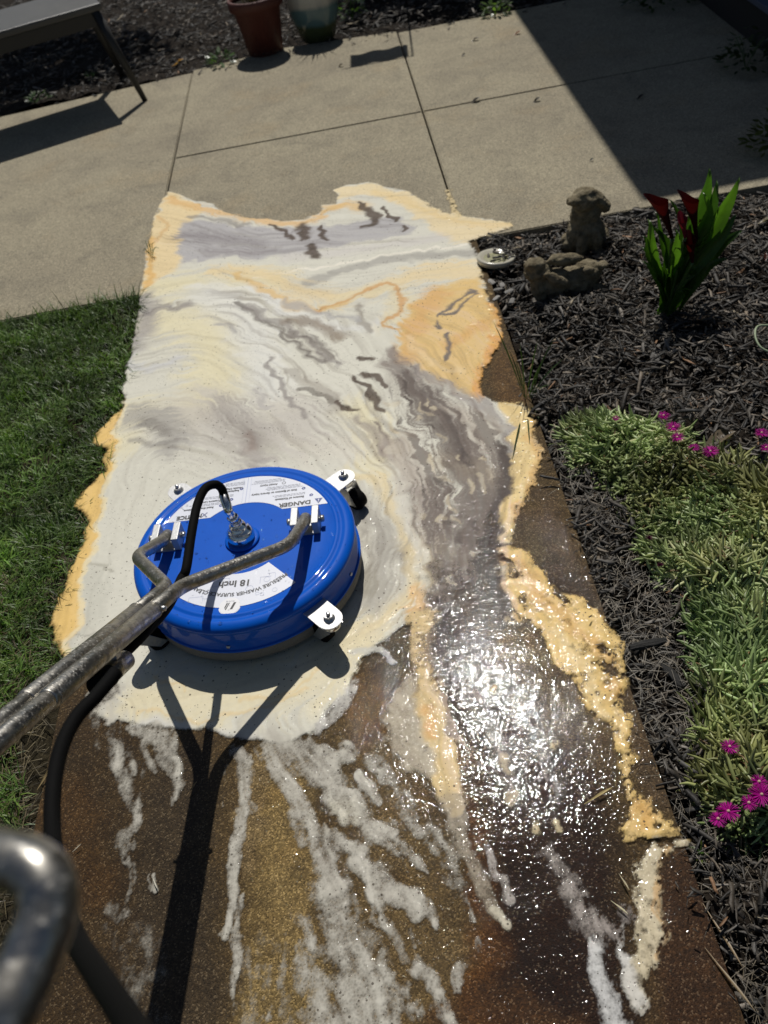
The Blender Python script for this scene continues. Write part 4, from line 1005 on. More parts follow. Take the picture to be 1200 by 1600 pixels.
flat_obj('logo', [[q(-.0125, -.0085), q(-.0075, -.0085), q(-.0010, .0085), q(-.0060, .0085)], [q(.0005, -.0085), q(.0026, -.0085), q(.0088, .0085), q(.0066, .0085)], [q(.0040, -.0085), q(.0066, -.0085), q(.0105, .0025), q(.0093, .0062)]][:3], Z3, M['ink'], brand)
# upper sticker: ring clipped by a straight edge
yb = .079; ro, ri = .196, .112
a_o = math.degrees(math.asin(yb/ro)); a_i = math.degrees(math.asin(yb/ri))
US = [pol(ro, a) for a in np.linspace(a_o, 180-a_o, 60)]+[pol(ri, a) for a in np.linspace(180-a_i, a_i, 40)]
warn = flat_obj('warning_sticker', [US], Z1, M['white'], root)
flat_obj('sticker_rules', [[(-.0060, ri+.001), (-.0045, ri+.001), (-.0045, ro-.001), (-.0060, ro-.001)], [(.0022, ri+.001), (.0028, ri+.001), (.0028, ro-.001), (.0022, ro-.001)], [(-.0135, ri+.002), (-.0129, ri+.002), (-.0129, ro-.002), (-.0135, ro-.002)]], Z2, M['paleink'], warn)
bm = bmesh.new()
put_text(bm, "DANGER", .0165, .107, .0905, 180, .0006, sx=1.05)
put_text(bm, "NOTICE", .0155, -.128, .0890, 180, .0006, sx=1.0)
for s_, x, y, z in [("Beware of Kickback", .094, .1100, .0080), ("Risk of Ejection or Severe Injury", .058, .1345, .0078), ("Avoid Injury", .044, .1610, .0080), ("Read the Instructions", -.110, .1110, .0078), ("Pressure Limit", -.085, .1300, .0078), ("Nozzle Clogging", -.041, .1640, .0076), ("Replacement", -.043, .1555, .0076)]:
    put_text(bm, s_, z, x, y, 180, .0002)
me3 = bpy.data.meshes.new('lettering'); bm.to_mesh(me3); bm.free(); link('lettering', me3, M['ink'], warn, False)
# small print: broken rules the size of its lines
rs = np.random.RandomState(2); lp = []
for x1, x0, y, k in [(.128, .052, .1185, 2), (.130, .040, .1440, 3), (.080, .006, .1700, 3), (-.060, -.128, .1190, 2), (-.035, -.100, .1400, 2), (-.012, -.062, .1740, 3)]:
    for j in range(k):
        yy = y+j*.0040; xx = x1
        while xx > x0+.01*rs.rand():
            wv = rs.uniform(.003, .010); 
            if math.hypot(xx, yy) < ro-.004 and math.hypot(xx-wv, yy) < ro-.004 and math.hypot(xx-wv, yy) > ri+.002: lp.append([(xx-wv, yy-.0006), (xx, yy-.0006), (xx, yy+.0007), (xx-wv, yy+.0007)])
            xx -= wv+.0016
flat_obj('small_print', lp, Z2, M['greyink'], warn)
tri = [(.150, .0985), (.168, .0985), (.159, .0825)]
flat_obj('warning_triangle', [tri], Z2, M['blueink'], warn)
flat_obj('exclamation_mark', [[(.1578, .0955), (.1602, .0955), (.1596, .0895), (.1584, .0895)], disc(.159, .0972-.010, .0010, 8)], Z3, M['white'], warn)
lp = []
for x, y in ((.142, .1120), (.124, .1365), (-.060, .1130), (-.038, .1290), (-.018, .1600)): lp += ring(x, y, .0014, .0042, 16)
flat_obj('icons', lp, Z2, M['blueink'], warn)
flat_obj('icons', ring(.078, .1620, .0032, .0044, 18), Z2, M['ink'], warn)
flat_obj('tools_icon', [[(-.101, .083), (-.099, .083), (-.087, .096), (-.089, .096)], [(-.087, .083), (-.089, .083), (-.101, .096), (-.099, .096)]], Z3, M['blueink'], warn)
# water drops on the deck
def domes(name, P, R, mat, parent=None, flat=.55, seg=8):
    n = len(P); V = []; K = [(1, 0), (.86, .5), (.5, .87), (.04, 1)]
    ang = np.arange(seg)*2*np.pi/seg
    for r, h in K:
        for a in ang: V.append(P+np.stack([R*r*math.cos(a), R*r*math.sin(a), R*h*flat], -1))
    V = np.stack(V, 1); f = []
    for k in range(3):
        for j in range(seg): f.append((k*seg+j, k*seg+(j+1) % seg, (k+1)*seg+(j+1) % seg, (k+1)*seg+j))
    F = (np.arange(n)[:, None, None]*len(K)*seg+np.array(f)[None]).reshape(-1, 4)
    return npmesh(name, V.reshape(-1, 3), F, mat, parent)
n_ = N('water'); M['water'] = n_.done(n_.pbr(Base_Color=(1, 1, 1), Roughness=.09, Transmission_Weight=1., IOR=1.33))
rs = np.random.RandomState(9); k = 380; rr = .228*np.sqrt(rs.rand(k)); aa = rs.uniform(0, 6.28, k)
kk = rs.rand(k) < np.where(np.sin(aa+.9) < .3, 1, .35); rr, aa = rr[kk], aa[kk]
zz = np.interp(rr, [p[0] for p in prof[:15]], [p[1] for p in prof[:15]])
tag(domes('water_drops', np.stack([rr*np.cos(aa), rr*np.sin(aa), zz+.0008], -1), np.exp(rs.normal(math.log(.0012), .4, len(rr))), M['water'], root), kind='stuff')

# ---- pressure hose
hz = [D(182, 1050, 1.005), D(150, 1088, .985), D(120, 1120, .97), D(97, 1165, .945), D(84, 1225, .915), D(82, 1300, .875), D(93, 1385, .80), D(116, 1462, .70), D(152, 1522, .60), D(205, 1602, .50), D(270, 1720, .40), D(320, 1900, .33)]
ph = tube_obj('pressure_hose', smooth_path(hz, 8), .0076, M['rubber'], None, 24)
tag(ph, 'thick black rubber hose hanging below the steel handle', 'hose')

# ================= small things in the beds =================
def eye_y(px, py, y): return AY(px, py, y)
# --- ice plant ---
MAG = np.array([.62, .010, .40])
def ice_flower(parent, P, r, tilt, seed, wilt=False):
    rs = np.random.RandomState(seed); n = 64; a = np.linspace(0, 2*np.pi, n, endpoint=False)+rs.normal(0, .05, n)
    el = rs.uniform(.05, .55, n) if not wilt else rs.uniform(.7, 1.4, n); L = r*rs.uniform(.8, 1.05, n)
    t = np.linspace(.12, 1, 4)
    C = np.stack([P[0]+np.cos(a)[:, None]*L[:, None]*t*np.cos(el)[:, None], P[1]+np.sin(a)[:, None]*L[:, None]*t*np.cos(el)[:, None], P[2]+L[:, None]*(t*np.sin(el)[:, None]-.1*t**2)], -1)
    C[..., 0] += tilt[0]*(C[..., 2]-P[2]); C[..., 1] += tilt[1]*(C[..., 2]-P[2])
    W = np.full((n, 4), .0006)*np.array([.6, 1, 1, .4])*(r/.014)
    col = MAG*rs.uniform(.55, 1.15, (n, 1)) if not wilt else np.array([.22, .03, .13])*rs.uniform(.5, 1.1, (n, 1))
    V, F, cc = tubes(C, W, 4, col, .5)
    f = npmesh('flower', V, F, M['petal'], parent, col=cc)
    if not wilt: lathe('flower_centre', [(0, .004), (.0018, .0038), (.0028, .001), (.002, -.002)], mat_c, f, 12, loc=tuple(P))
    return f
mat_c = mat_plain('stamen', (.5, .35, .25), .7)
def ice_plant(name, label, polys, ns, colr, seed, flowers, zt=.07):
    rs = np.random.RandomState(seed); c0 = np.mean([G(*p)[:2] for p in polys], 0)
    rt = empty(name, (c0[0], c0[1], -.03)); tag(rt, label, 'succulent', 'magenta flowered succulents in the mulch bed')
    off = np.array([c0[0], c0[1], -.03])
    P = np.array([G(*p)[:2] for p in polys]); lo, hi = P.min(0), P.max(0)
    q = rs.uniform(lo, hi, (ns*6, 2)); q = q[polymask(q, polys)][:ns]; n = len(q)
    # distance to the outline
    d = np.full(n, 9.)
    for i in range(len(P)):
        a, b = P[i], P[(i+1) % len(P)]; e = b-a; t = np.clip(((q-a)@e)/(e@e), 0, 1); d = np.minimum(d, np.linalg.norm(q-a-t[:, None]*e, axis=1))
    hgt = zt*np.sqrt(np.clip(d/.07, .04, 1))*np.clip(.9+.9*fbm(q[:, 0], q[:, 1], 9, 3, seed), .5, 1.3)
    # stems lying roughly along a common drift with clusters of finger leaves
    dr = 2.6+5*fbm(q[:, 0], q[:, 1], 4, 2, seed+3)
    m = 6; S = []; Cc = []; Rr = []; cl = []
    for k in range(m):
        az = dr+rs.normal(0, .85, n); L = rs.uniform(.024, .058, n); el = rs.uniform(-.15, .62, n); cv_ = rs.normal(0, .9, n)
        t = np.linspace(0, 1, 5)
        b = np.stack([q[:, 0]+rs.normal(0, .008, n), q[:, 1]+rs.normal(0, .008, n), -.03+hgt*rs.uniform(.55, 1.0, n)], -1)
        aa = az[:, None]+cv_[:, None]*t; ee = el[:, None]+rs.uniform(-.6, .9, n)[:, None]*t
        st = L[:, None]/4
        dx = np.cos(aa)*np.cos(ee)*st; dy = np.sin(aa)*np.cos(ee)*st; dz = np.sin(ee)*st
        C = np.stack([b[:, :1]+np.cumsum(dx, 1)-dx[:, :1], b[:, 1:2]+np.cumsum(dy, 1)-dy[:, :1], b[:, 2:]+np.cumsum(dz, 1)-dz[:, :1]], -1)
        Cc.append(C); Rr.append(np.outer(rs.uniform(.0022, .0037, n), [.6, 1, 1.05, .9, .3]))
        g = (1+rs.normal(0, .22, (n, 1)))*np.clip(1+1.2*fbm(q[:, 0], q[:, 1], 14, 2, 4)[:, None], .5, 1.7)
        yv = np.clip(fbm(q[:, 0], q[:, 1], 7, 3, seed+8)[:, None]*1.6-.1+.35*rs.rand(n, 1), 0, .7)
        cl.append(np.array(colr)*g*(1-yv)+np.array([.23, .20, .07])*g*yv)
    C = np.concatenate(Cc)-off; V, F, cc = tubes(C, np.concatenate(Rr), 5, np.clip(np.concatenate(cl), .01, .6))
    lv = npmesh('leaves', V, F, M['succ'], rt, col=cc); lv['kind'] = 'stuff'
    n2 = n//4; az = dr[:n2]+rs.normal(0, .5, n2); t = np.linspace(0, 1, 6); L = rs.uniform(.04, .09, n2)
    aa = az[:, None]+rs.normal(0, .8, (n2, 1))*t
    C = np.stack([q[:n2, :1]+np.cumsum(np.cos(aa)*L[:, None]/5, 1)-L[:, None]*.4*np.cos(az)[:, None], q[:n2, 1:2]+np.cumsum(np.sin(aa)*L[:, None]/5, 1)-L[:, None]*.4*np.sin(az)[:, None], -.03+hgt[:n2, None]*(.55+.5*np.sin(t*3.1))], -1)-off
    V, F, cc = tubes(C, np.full((n2, 6), .0012), 5, np.array([.24, .15, .07])*rs.uniform(.5, 1.2, (n2, 1)))
    s_ = npmesh('stems', V, F, M['succ'], rt, col=cc); s_['kind'] = 'stuff'
    for i, (px, py, r, wl) in enumerate(flowers):
        P_ = G(px, py, .058)-off; ice_flower(rt, P_, r*1.2, (rs.uniform(-.2, .2), -.35), seed*10+i, wl)
    return rt
ice_plant('ice_plant', 'pale green succulent mat with finger leaves nearest the white statues and bare mulch', [(880, 668), (905, 655), (985, 648), (1050, 655), (1110, 705), (1180, 725), (1230, 720), (1240, 900), (1215, 960), (1120, 950), (1078, 930), (1035, 890), (1005, 850), (1022, 835), (982, 790), (945, 750), (908, 712)], 1150, (.36, .45, .19), 5,
          [(1037, 650, .013, 0), (1052, 668, .016, 0), (1058, 684, .014, 0), (1084, 700, .012, 0), (1110, 706, .017, 0), (1190, 677, .014, 0), (1197, 700, .012, 0), (962, 654, .008, 0), (1014, 842, .010, 1), (1031, 884, .009, 1)])
ice_plant('ice_plant', 'darker green succulent mat spilling towards the walkway in the lower right', [(1215, 945), (1120, 940), (1085, 945), (1098, 1010), (1094, 1060), (1104, 1110), (1100, 1160), (1104, 1210), (1118, 1270), (1150, 1290), (1190, 1290), (1240, 1280), (1240, 950)], 1000, (.31, .42, .16), 6,
          [(1140, 1167, .013, 0), (1190, 1242, .018, 0), (1170, 1255, .012, 0), (1138, 1268, .016, 0), (1122, 1280, .012, 0), (1186, 1222, .012, 0)])

# --- calla lily ---
def ribbon_leaf(name, pts, w, col, mat, parent, fold=.35, tip=.02, off=(0, 0, 0), n=5):
    """a blade with a folded midrib: pts = centre line (3-D), w = greatest width"""
    C = smooth_path(np.array(pts)-np.array(off), n); K = len(C); t = np.concatenate([[0], np.cumsum(np.linalg.norm(np.diff(C, axis=0), axis=1))]); t /= t[-1]
    T = np.gradient(C, axis=0); T /= np.linalg.norm(T, axis=1, keepdims=True)
    view = CC-np.array(off)-C.mean(0); view /= np.linalg.norm(view); view = view+np.array([.5, .2, .3])
    S = np.cross(T, view); S /= np.linalg.norm(S, axis=1, keepdims=True)+1e-9; Nn = np.cross(S, T)
    prof_ = np.interp(t, [0, .25, .5, .68, .84, .94, 1], [.16, .5, .95, 1, .66, .28, tip])*w*.5
    V = []; cols = []
    for u in (-1, -.5, 0, .5, 1):
        V.append(C+S*(prof_*u)[:, None]+Nn*(np.abs(u)*prof_*fold)[:, None]+Nn*(.05*prof_*np.sin(t*25+u*3))[:, None]); cols.append(np.outer(np.ones(K), np.array(col)*(.9+.2*(abs(u) > .2))))
    V = np.stack(V, 1).reshape(-1, 3); cols = np.stack(cols, 1).reshape(-1, 3)
    F = [(k*5+j, k*5+j+1, (k+1)*5+j+1, (k+1)*5+j) for k in range(K-1) for j in range(4)]
    return npmesh(name, V, np.array(F), mat, parent, col=cols)
B0 = G(1043, 478); B0[2] = -.03; yb_ = B0[1]
calla = empty('calla_lily', tuple(B0)); tag(calla, 'calla lily with dark red flowers and lance shaped green leaves in black mulch', 'flower')
gl_, gd_ = (.10, .21, .030), (.048, .11, .020)
for px, py, w_, c_, dy, mid in [(1012, 342, .040, gl_, .03, (1018, 385)), (1003, 368, .046, gd_, .00, (1020, 405)), (1013, 352, .040, gd_, .04, (1040, 400)), (1056, 358, .052, gl_, -.03, (1052, 405)), (1001, 408, .030, gd_, -.02, (1024, 432)), (1108, 262, .060, gd_, .04, (1100, 330)), (1097, 300, .058, gl_, .01, (1094, 350)), (1120, 280, .045, gd_, .05, (1108, 350)), (1156, 276, .058, gl_, .02, (1122, 345)), (1150, 335, .050, gd_, -.01, (1112, 380)), (1130, 375, .040, gl_, .0, (1098, 405)), (1085, 425, .040, gd_, -.03, (1072, 445)), (1044, 310, .032, gd_, .04, (1058, 370)), (1068, 400, .05, gd_, -.03, (1058, 440)), (1090, 395, .05, gd_, .02, (1075, 430)), (1100, 372, .05, gl_, -.03, (1088, 400)), (1040, 420, .04, gl_, -.04, (1042, 445)), (1000, 385, .03, gd_, .05, (1016, 425)), (1022, 330, .026, gd_, .05, (1036, 380)), (1075, 330, .034, gd_, .05, (1072, 380)), (1140, 310, .036, gd_, .06, (1112, 360)), (1160, 360, .034, gd_, .03, (1122, 395)), (1136, 405, .03, gd_, -.04, (1100, 425)), (1018, 438, .026, gl_, -.05, (1034, 452)), (1078, 455, .03, gd_, -.06, (1064, 462)), (1120, 330, .03, gl_, -.05, (1100, 385))]:
    tip = AY(px, py, yb_+dy); md = AY(mid[0], mid[1], yb_+dy*.5)+np.array([RS.uniform(-.012, .012), RS.uniform(-.02, .02), .01])
    b0 = B0+np.array([RS.uniform(-.03, .03), RS.uniform(-.02, .02), 0])
    ribbon_leaf('leaf', [b0, b0*.6+md*.4+np.array([0, 0, .01]), md, tip*.7+md*.3+np.array([0, -.01, .012]), tip], w_*RS.uniform(.7, .95), np.array(c_)*RS.uniform(.7, 1.3), M['leaf'], calla, off=B0)
def spathe(px0, py0, px1, py1, dy, r, col, seed):
    a = AY(px0, py0, yb_+dy); b = AY(px1, py1, yb_+dy); ax_ = (b-a); L = np.linalg.norm(ax_); ax_ /= L
    s = np.cross(ax_, [0, 0, 1.]); s = np.array([1., 0, 0])-ax_*ax_[0]; s /= np.linalg.norm(s); u = np.cross(ax_, s); n = 20; V = []; K = 9; lipa = math.pi*(.85 if seed in (1, 2) else .5)
    for k in range(K):
        t = k/(K-1); rr = r*(.20+.34*t+.30*t**4)
        for j in range(n):
            an = 2*math.pi*j/n; lip = .55*L*max(0, t-.45)*((1+math.cos(an-lipa))/2)**2
            V.append(a-B0+ax_*(L*t*.85+lip)+(s*math.cos(an)+u*math.sin(an))*rr*(1+.12*math.sin(3*an+seed))+(s*math.cos(lipa)+u*math.sin(lipa))*lip*.45)
    F = [(k*n+j, k*n+(j+1) % n, (k+1)*n+(j+1) % n, (k+1)*n+j) for k in range(K-1) for j in range(n)]
    f = npmesh('flower', np.array(V), np.array(F), M['petal'], calla, col=np.tile(np.array(col), (len(V), 1)))
    st = [B0*0, (a-B0)*.5+np.array([0, 0, .01]), a-B0]
    tube_obj('stem', smooth_path(st, 6), .0045, M['stem'], calla, 10)
M['stem'] = mat_plain('green_stem', (.05, .10, .02), .4)
RED = (.045, .002, .004)
spathe(1050, 372, 1030, 308, .0, .021, RED, 1); spathe(1088, 375, 1080, 305, .0, .019, RED, 2); spathe(1070, 372, 1066, 340, -.02, .014, (.16, .010, .035), 3); spathe(1082, 410, 1078, 372, -.03, .018, RED, 4); spathe(1108, 385, 1100, 352, .01, .014, (.12, .006, .010), 5)

# --- stone statues ---
def mat_stone():
    n = N('mossy_stone'); c = n.mix(n.ramp(n.noise(38, 5, .7), [(.35, 0.), (.65, 1.)]), (.13, .105, .065), (.30, .255, .17))
    c = n.mix(n.ramp(n.noise(90, 3), [(.55, 0.), (.7, .6)]), c, (.06, .055, .03))
    return n.done(n.pbr(Base_Color=c, Roughness=.95, Normal=n.bump(n.noise(190, 5, .75), .004), Specular_IOR_Level=.2))
M['stone'] = mat_stone()
def blob_statue(name, parts, label, loc):
    bm = bmesh.new()
    for c, s, rot in parts:
        r = bmesh.ops.create_icosphere(bm, subdivisions=3, radius=1)
        from mathutils import Euler
        Mt = Matrix.Translation(c)@Euler([math.radians(a) for a in rot]).to_matrix().to_4x4()@Matrix.Diagonal((s[0], s[1], s[2], 1))
        bmesh.ops.transform(bm, matrix=Mt, verts=r['verts'])
    o = bm_obj(name, bm, M['stone'], None, True); o.location = loc
    rm = o.modifiers.new('r', 'REMESH'); rm.mode = 'VOXEL'; rm.voxel_size = .0028; rm.use_smooth_shade = True
    sm = o.modifiers.new('s', 'SMOOTH'); sm.iterations = 3; sm.factor = .5
    tx = bpy.data.textures.new('rough', 'CLOUDS'); tx.noise_scale = .018; dm = o.modifiers.new('d', 'DISPLACE'); dm.texture = tx; dm.strength = .010; dm.mid_level = .5
    o.scale = (1.18, 1.1, 1.0); tag(o, label, 'statue', 'stone animal statues at the patio edge')
    return o
p1 = G(915, 378); p1[2] = -.03
blob_statue('stone_statue', [((0, 0, .06), (.050, .042, .062), (0, 0, 0)), ((0, .005, .115), (.040, .034, .055), (0, -4, 0)), ((-.004, -.002, .165), (.036, .034, .030), (0, -12, 0)), ((-.030, -.010, .178), (.022, .022, .016), (0, 0, 0)), ((-.002, .004, .188), (.030, .026, .014), (0, 0, 0)), ((.034, .000, .160), (.016, .024, .040), (0, -38, 0)), ((.050, .002, .138), (.014, .020, .022), (0, -10, 0)),
    ((-.020, -.038, .04), (.014, .016, .045), (0, 0, 0)), ((.022, -.038, .04), (.014, .016, .045), (0, 0, 0)), ((-.026, -.046, .010), (.016, .024, .012), (0, 0, 0)), ((.026, -.046, .010), (.016, .024, .012), (0, 0, 0)), ((.042, .01, .03), (.024, .032, .032), (0, 0, 0)), ((-.042, .01, .03), (.022, .032, .032), (0, 0, 0))],
    'mossy stone dog statue sitting upright against the patio edge', tuple(p1))
p2 = G(880, 452); p2[2] = -.03
blob_statue('stone_statue', [((.030, .01, .045), (.062, .042, .042), (0, 0, 8)), ((.062, .010, .066), (.034, .034, .036), (0, 0, 0)), ((-.020, .0, .055), (.040, .036, .045), (0, 0, 0)), ((-.062, .0, .100), (.034, .030, .030), (0, 15, 0)), ((-.068, .0, .125), (.026, .024, .020), (0, 0, 0)), ((.005, .005, .122), (.045, .017, .017), (0, 6, 0)), ((-.020, -.034, .085), (.042, .012, .014), (0, 42, 0)),
    ((-.060, -.01, .05), (.020, .022, .045), (0, -12, 0)), ((.095, .0, .085), (.014, .014, .012), (0, 0, 0)), ((.082, -.02, .02), (.030, .022, .018), (0, 0, 0)), ((-.02, -.03, .014), (.030, .020, .014), (0, 0, 0)), ((.058, -.022, .092), (.014, .012, .010), (0, 0, 0))],
    'weathered stone rabbit statue lying on the mulch with long ears laid back', tuple(p2))
# round plaque
pp = G(775, 408); pp[2] = -.002
pl = lathe('round_dish', [(0, .012), (.034, .012), (.040, .0135), (.046, .018), (.056, .020), (.0595, .018), (.060, .012), (.057, .002), (.050, .0), (0, .0)], mat_plain('pale_glaze', (.50, .47, .38), .22, 0, (90, .0006), .5), None, 48)
pl.location = pp; pl.rotation_euler = (math.radians(-4), math.radians(5), 0)
lathe('dish_centre', [(0, .0136), (.020, .0150), (.036, .0138), (.038, .0130)], mat_plain('mossy_glaze', (.26, .25, .13), .5, 0, (120, .003), var=.5, vs=60), pl, 40, wob=.05)
tag(pl, 'small round pale glazed dish with a mossy centre at the foam corner', 'dish')

# --- grass tuft at the slab edge ---
def tuft(px, py, targets, label, w=.0042, z0=-.03, col=(.045, .075, .025)):
    b = G(px, py); b[2] = z0; rt = empty('grass_tuft', tuple(b)); tag(rt, label, 'weed')
    for i, (tx, ty, dy) in enumerate(targets):
        tip = AY(tx, ty, b[1]+dy) if dy > -.15 else G(tx, ty, .004); md = (b+tip)/2+np.array([0, 0, .02])
        ribbon_leaf('blade', [b+np.array([RS.uniform(-.006, .006), 0, 0]), md, tip], w, np.array(col)*RS.uniform(.7, 1.5), M['grass'], rt, .2, off=b)
    return rt
tuft(822, 622, [(795, 545, 0), (812, 535, .02), (840, 530, .03), (868, 525, .05), (880, 560, .06), (805, 560, -.02), (850, 560, .02), (800, 720, -.2), (828, 700, -.2), (770, 500, .05), (845, 660, -.2), (860, 600, .05)], 'tuft of long grass blades rooted at the right edge of the slab')
tuft(238, 402, [(225, 375, 0), (232, 372, 0), (242, 378, 0), (222, 392, 0), (250, 388, 0), (236, 380, .02), (228, 398, 0)], 'tiny grass tuft in the foam at the left patio joint', .003, -.004, (.035, .075, .02))
tuft(1110, 330, [(1118, 300, 0), (1122, 290, .02), (1128, 305, 0), (1106, 300, 0)], 'thin seedling grass behind the calla lily', .003)

# --- weeds with round leaves ---
def weed(px, py, y, r, h, n, label, col, seed, z=0, name='weed'):
    rs = np.random.RandomState(seed); b = AY(px, py, y) if y else G(px, py); b[2] = z
    rt = empty(name, tuple(b)); tag(rt, label, 'weed' if name == 'weed' else 'shrub')
    V = []; F = []; cols = []
    for i in range(n):
        a = rs.uniform(0, 6.28); d = r*math.sqrt(rs.rand()); hh = h*rs.uniform(.15, 1)*(1-.5*d/r); L = rs.uniform(.35, .7)*min(r, .06); wd = L*.45
        c = np.array([d*math.cos(a), d*math.sin(a), hh]); e = rs.uniform(-.5, .8); dr_ = np.array([math.cos(a)*math.cos(e), math.sin(a)*math.cos(e), math.sin(e)]); sd = np.array([-math.sin(a), math.cos(a), rs.uniform(-.4, .4)])
        k = len(V); g = np.array(col)*rs.uniform(.5, 1.5)
        for q_ in (c, c+dr_*L*.35+sd*wd*.5, c+dr_*L*.8+sd*wd*.35, c+dr_*L, c+dr_*L*.8-sd*wd*.35, c+dr_*L*.35-sd*wd*.5): V.append(q_); cols.append(g)
        F += [(k, k+1, k+2, k+3), (k, k+3, k+4, k+5)]
    npmesh('leaves', np.array(V), np.array(F), M['leaf'], rt, col=np.array(cols))
    C = np.array([[[0, 0, 0], [.2*r*math.cos(a), .2*r*math.sin(a), h*.4], [.5*r*math.cos(a), .5*r*math.sin(a), h*.7]] for a in rs.uniform(0, 6.28, 6)])
    V, F, _ = tubes(C, np.full((6, 3), .0015), 5); npmesh('stems', V, F, M['stem'], rt)
    return rt
GRN = (.06, .12, .03)
weed(62, 158, 0, .05, .06, 40, 'small green weed in the mulch below the bench', GRN, 1)
weed(345, 98, 0, .07, .05, 60, 'low leafy weed beside the terracotta pot', (.09, .16, .05), 2)
weed(145, 122, 0, .03, .04, 22, 'tiny weed in the mulch beside the bench leg', GRN, 3)
weed(552, 30, 0, .06, .14, 60, 'green sprig growing right of the glazed pot', (.08, .14, .04), 4)
weed(775, 20, 0, .07, .06, 60, 'small sprouting weed at the back edge of the patio', (.10, .16, .05), 5)
weed(1095, 1328, 0, .014, .014, 9, 'lime green clover leaf at the corner of the slab', (.12, .16, .03), 6, -.01)
weed(1165, 108, 0, .11, .16, 150, 'dark leafy shrub at the foot of the porch', (.05, .08, .03), 7, name='shrub')
weed(1030, 4, 0, .16, .10, 150, 'low shaded plant at the far corner of the patio', (.05, .09, .03), 8, name='shrub')
weed(1215, 235, 0, .10, .16, 120, 'yellow green shaded plant at the right edge of the patio', (.10, .12, .03), 9, name='shrub')

# --- loose debris as things ---
def bark(px, py, L, Wd, H, az, label, tone=.03, seed=0, z=-.01):
    rs = np.random.RandomState(seed); b = G(px, py); b[2] = z; bm = bmesh.new(); K = 7; m = 8; rings = []
    for k in range(K):
        t = k/(K-1)-.5; s = (1-.35*abs(2*t)**3)
        rings.append([bm.verts.new((L*t+rs.normal(0, L*.012), Wd*.5*s*math.cos(a)*(1+rs.normal(0, .10)), H*.5*s*math.sin(a)*(1+rs.normal(0, .14)))) for a in np.arange(m)*2*math.pi/m])
    for k in range(K-1):
        for j in range(m): bm.faces.new((rings[k][j], rings[k][(j+1) % m], rings[k+1][(j+1) % m], rings[k+1][j]))
    bm.faces.new(rings[0][::-1]); bm.faces.new(rings[-1])
    n = N('bark_piece'); w_ = n.n('ShaderNodeMapping', {'Vector': n.pos(), 'Scale': (12, 120, 120)}).outputs[0]
    f = n.noise(3, 4, .7, vec=w_); mt = n.done(n.pbr(Base_Color=n.mix(f, (tone*.5,)*3, (tone*1.6, tone*1.5, tone*1.35)), Roughness=.8, Normal=n.bump(f, .004)))
    o = bm_obj('bark_piece', bm, mt, None, False); o.location = b; o.rotation_euler = (rs.uniform(-.2, .2), rs.uniform(-.1, .1), az)
    return tag(o, label, 'bark', 'larger bark pieces in the mulch')
bark(1012, 1006, .072, .018, .012, .12, 'thick black bark chunk lying across the wet bed edge', .022, 1, 0)
bark(1052, 1050, .060, .018, .010, -1.2, 'dark upright bark strip just below the thick chunk', .020, 2)
bark(1000, 437, .045, .012, .004, 1.35, 'pale grey flat bark chip left of the calla lily', .16, 3, 0)
bark(1025, 552, .075, .026, .006, 1.2, 'broad grey bark slab at the tip of the calla shadow', .13, 4, 0)
bark(1095, 560, .085, .014, .006, -.65, 'long slanted grey bark splinter below the calla lily', .09, 5, 0)
bark(1090, 1250, .050, .010, .007, -.9, 'black bark stick beside the lower flowers', .018, 6)
bark(955, 1180, .030, .009, .005, -1.2, 'short black bark splinter at the slab margin', .03, 7)
def leaf_litter(px, py, L, az, col, label, seed, z=.004, curl=.3, name='dead_leaf'):
    rs = np.random.RandomState(seed); b = G(px, py, z); ca, sa = math.cos(az), math.sin(az)
    P = [np.array([ca*L*t, sa*L*t, curl*L*math.sin(t*3.1)*.5+rs.uniform(0, .001)]) for t in (-.5, -.2, .1, .35, .5)]
    o = ribbon_leaf(name, P, L*.42 if name == 'dead_leaf' else min(L*.10, .0045), col, M['leaf'] if name == 'dead_leaf' else M['grass'], None, .5)
    o.location = b; return tag(o, label, 'leaf' if name == 'dead_leaf' else 'straw', 'fallen leaves and straw')
for a in [(742, 158, .05, .3, (.04, .03, .025), 'dark curled dead leaf on the lit patio joint', 1), (838, 157, .04, .4, (.05, .04, .03), 'small dark dead leaf left of the house shadow', 2), (808, 52, .04, .1, (.20, .06, .03), 'red brown dead leaf by the shadow edge on the far patio', 3), (742, 62, .04, .1, (.04, .03, .03), 'dark dead leaf near the far end of the patio', 4), (724, 86, .025, .7, (.04, .03, .03), 'tiny dark leaf crumb on the far patio slab', 5),
          (278, 98, .07, .2, (.42, .20, .06), 'orange dead leaf in the mulch above the patio joint', 6), (1000, 152, .035, .4, (.02, .02, .02), 'dead leaf inside the shadow on the patio', 7), (924, 250, .02, .5, (.05, .05, .05), 'small dark leaf scrap near the dog statue', 8), (1140, 310, .035, .2, (.38, .20, .10), 'tan dead leaf in the mulch right of the calla lily', 9), (1132, 338, .04, .0, (.45, .36, .22), 'pale yellow leaf piece behind the calla lily', 10), (1195, 345, .04, .0, (.45, .36, .22), 'pale leaf piece at the right edge of the bed', 11),
          (885, 366, .022, 1.0, (.42, .22, .10), 'orange leaf bit at the foot of the dog statue', 12), (532, 103, .035, .4, (.08, .06, .04), 'dead leaf on the slab below the glazed pot', 13), (1120, 690, .09, .2, (.33, .26, .18), 'large dry leaf beside the magenta flowers', 14), (1196, 402, .03, 1.2, (.16, .05, .03), 'rust coloured leaf in the mulch right of the lily', 15), (358, 104, .03, .2, (.08, .07, .05), 'dead leaf on the slab below the terracotta pot', 16)]:
    leaf_litter(*a)
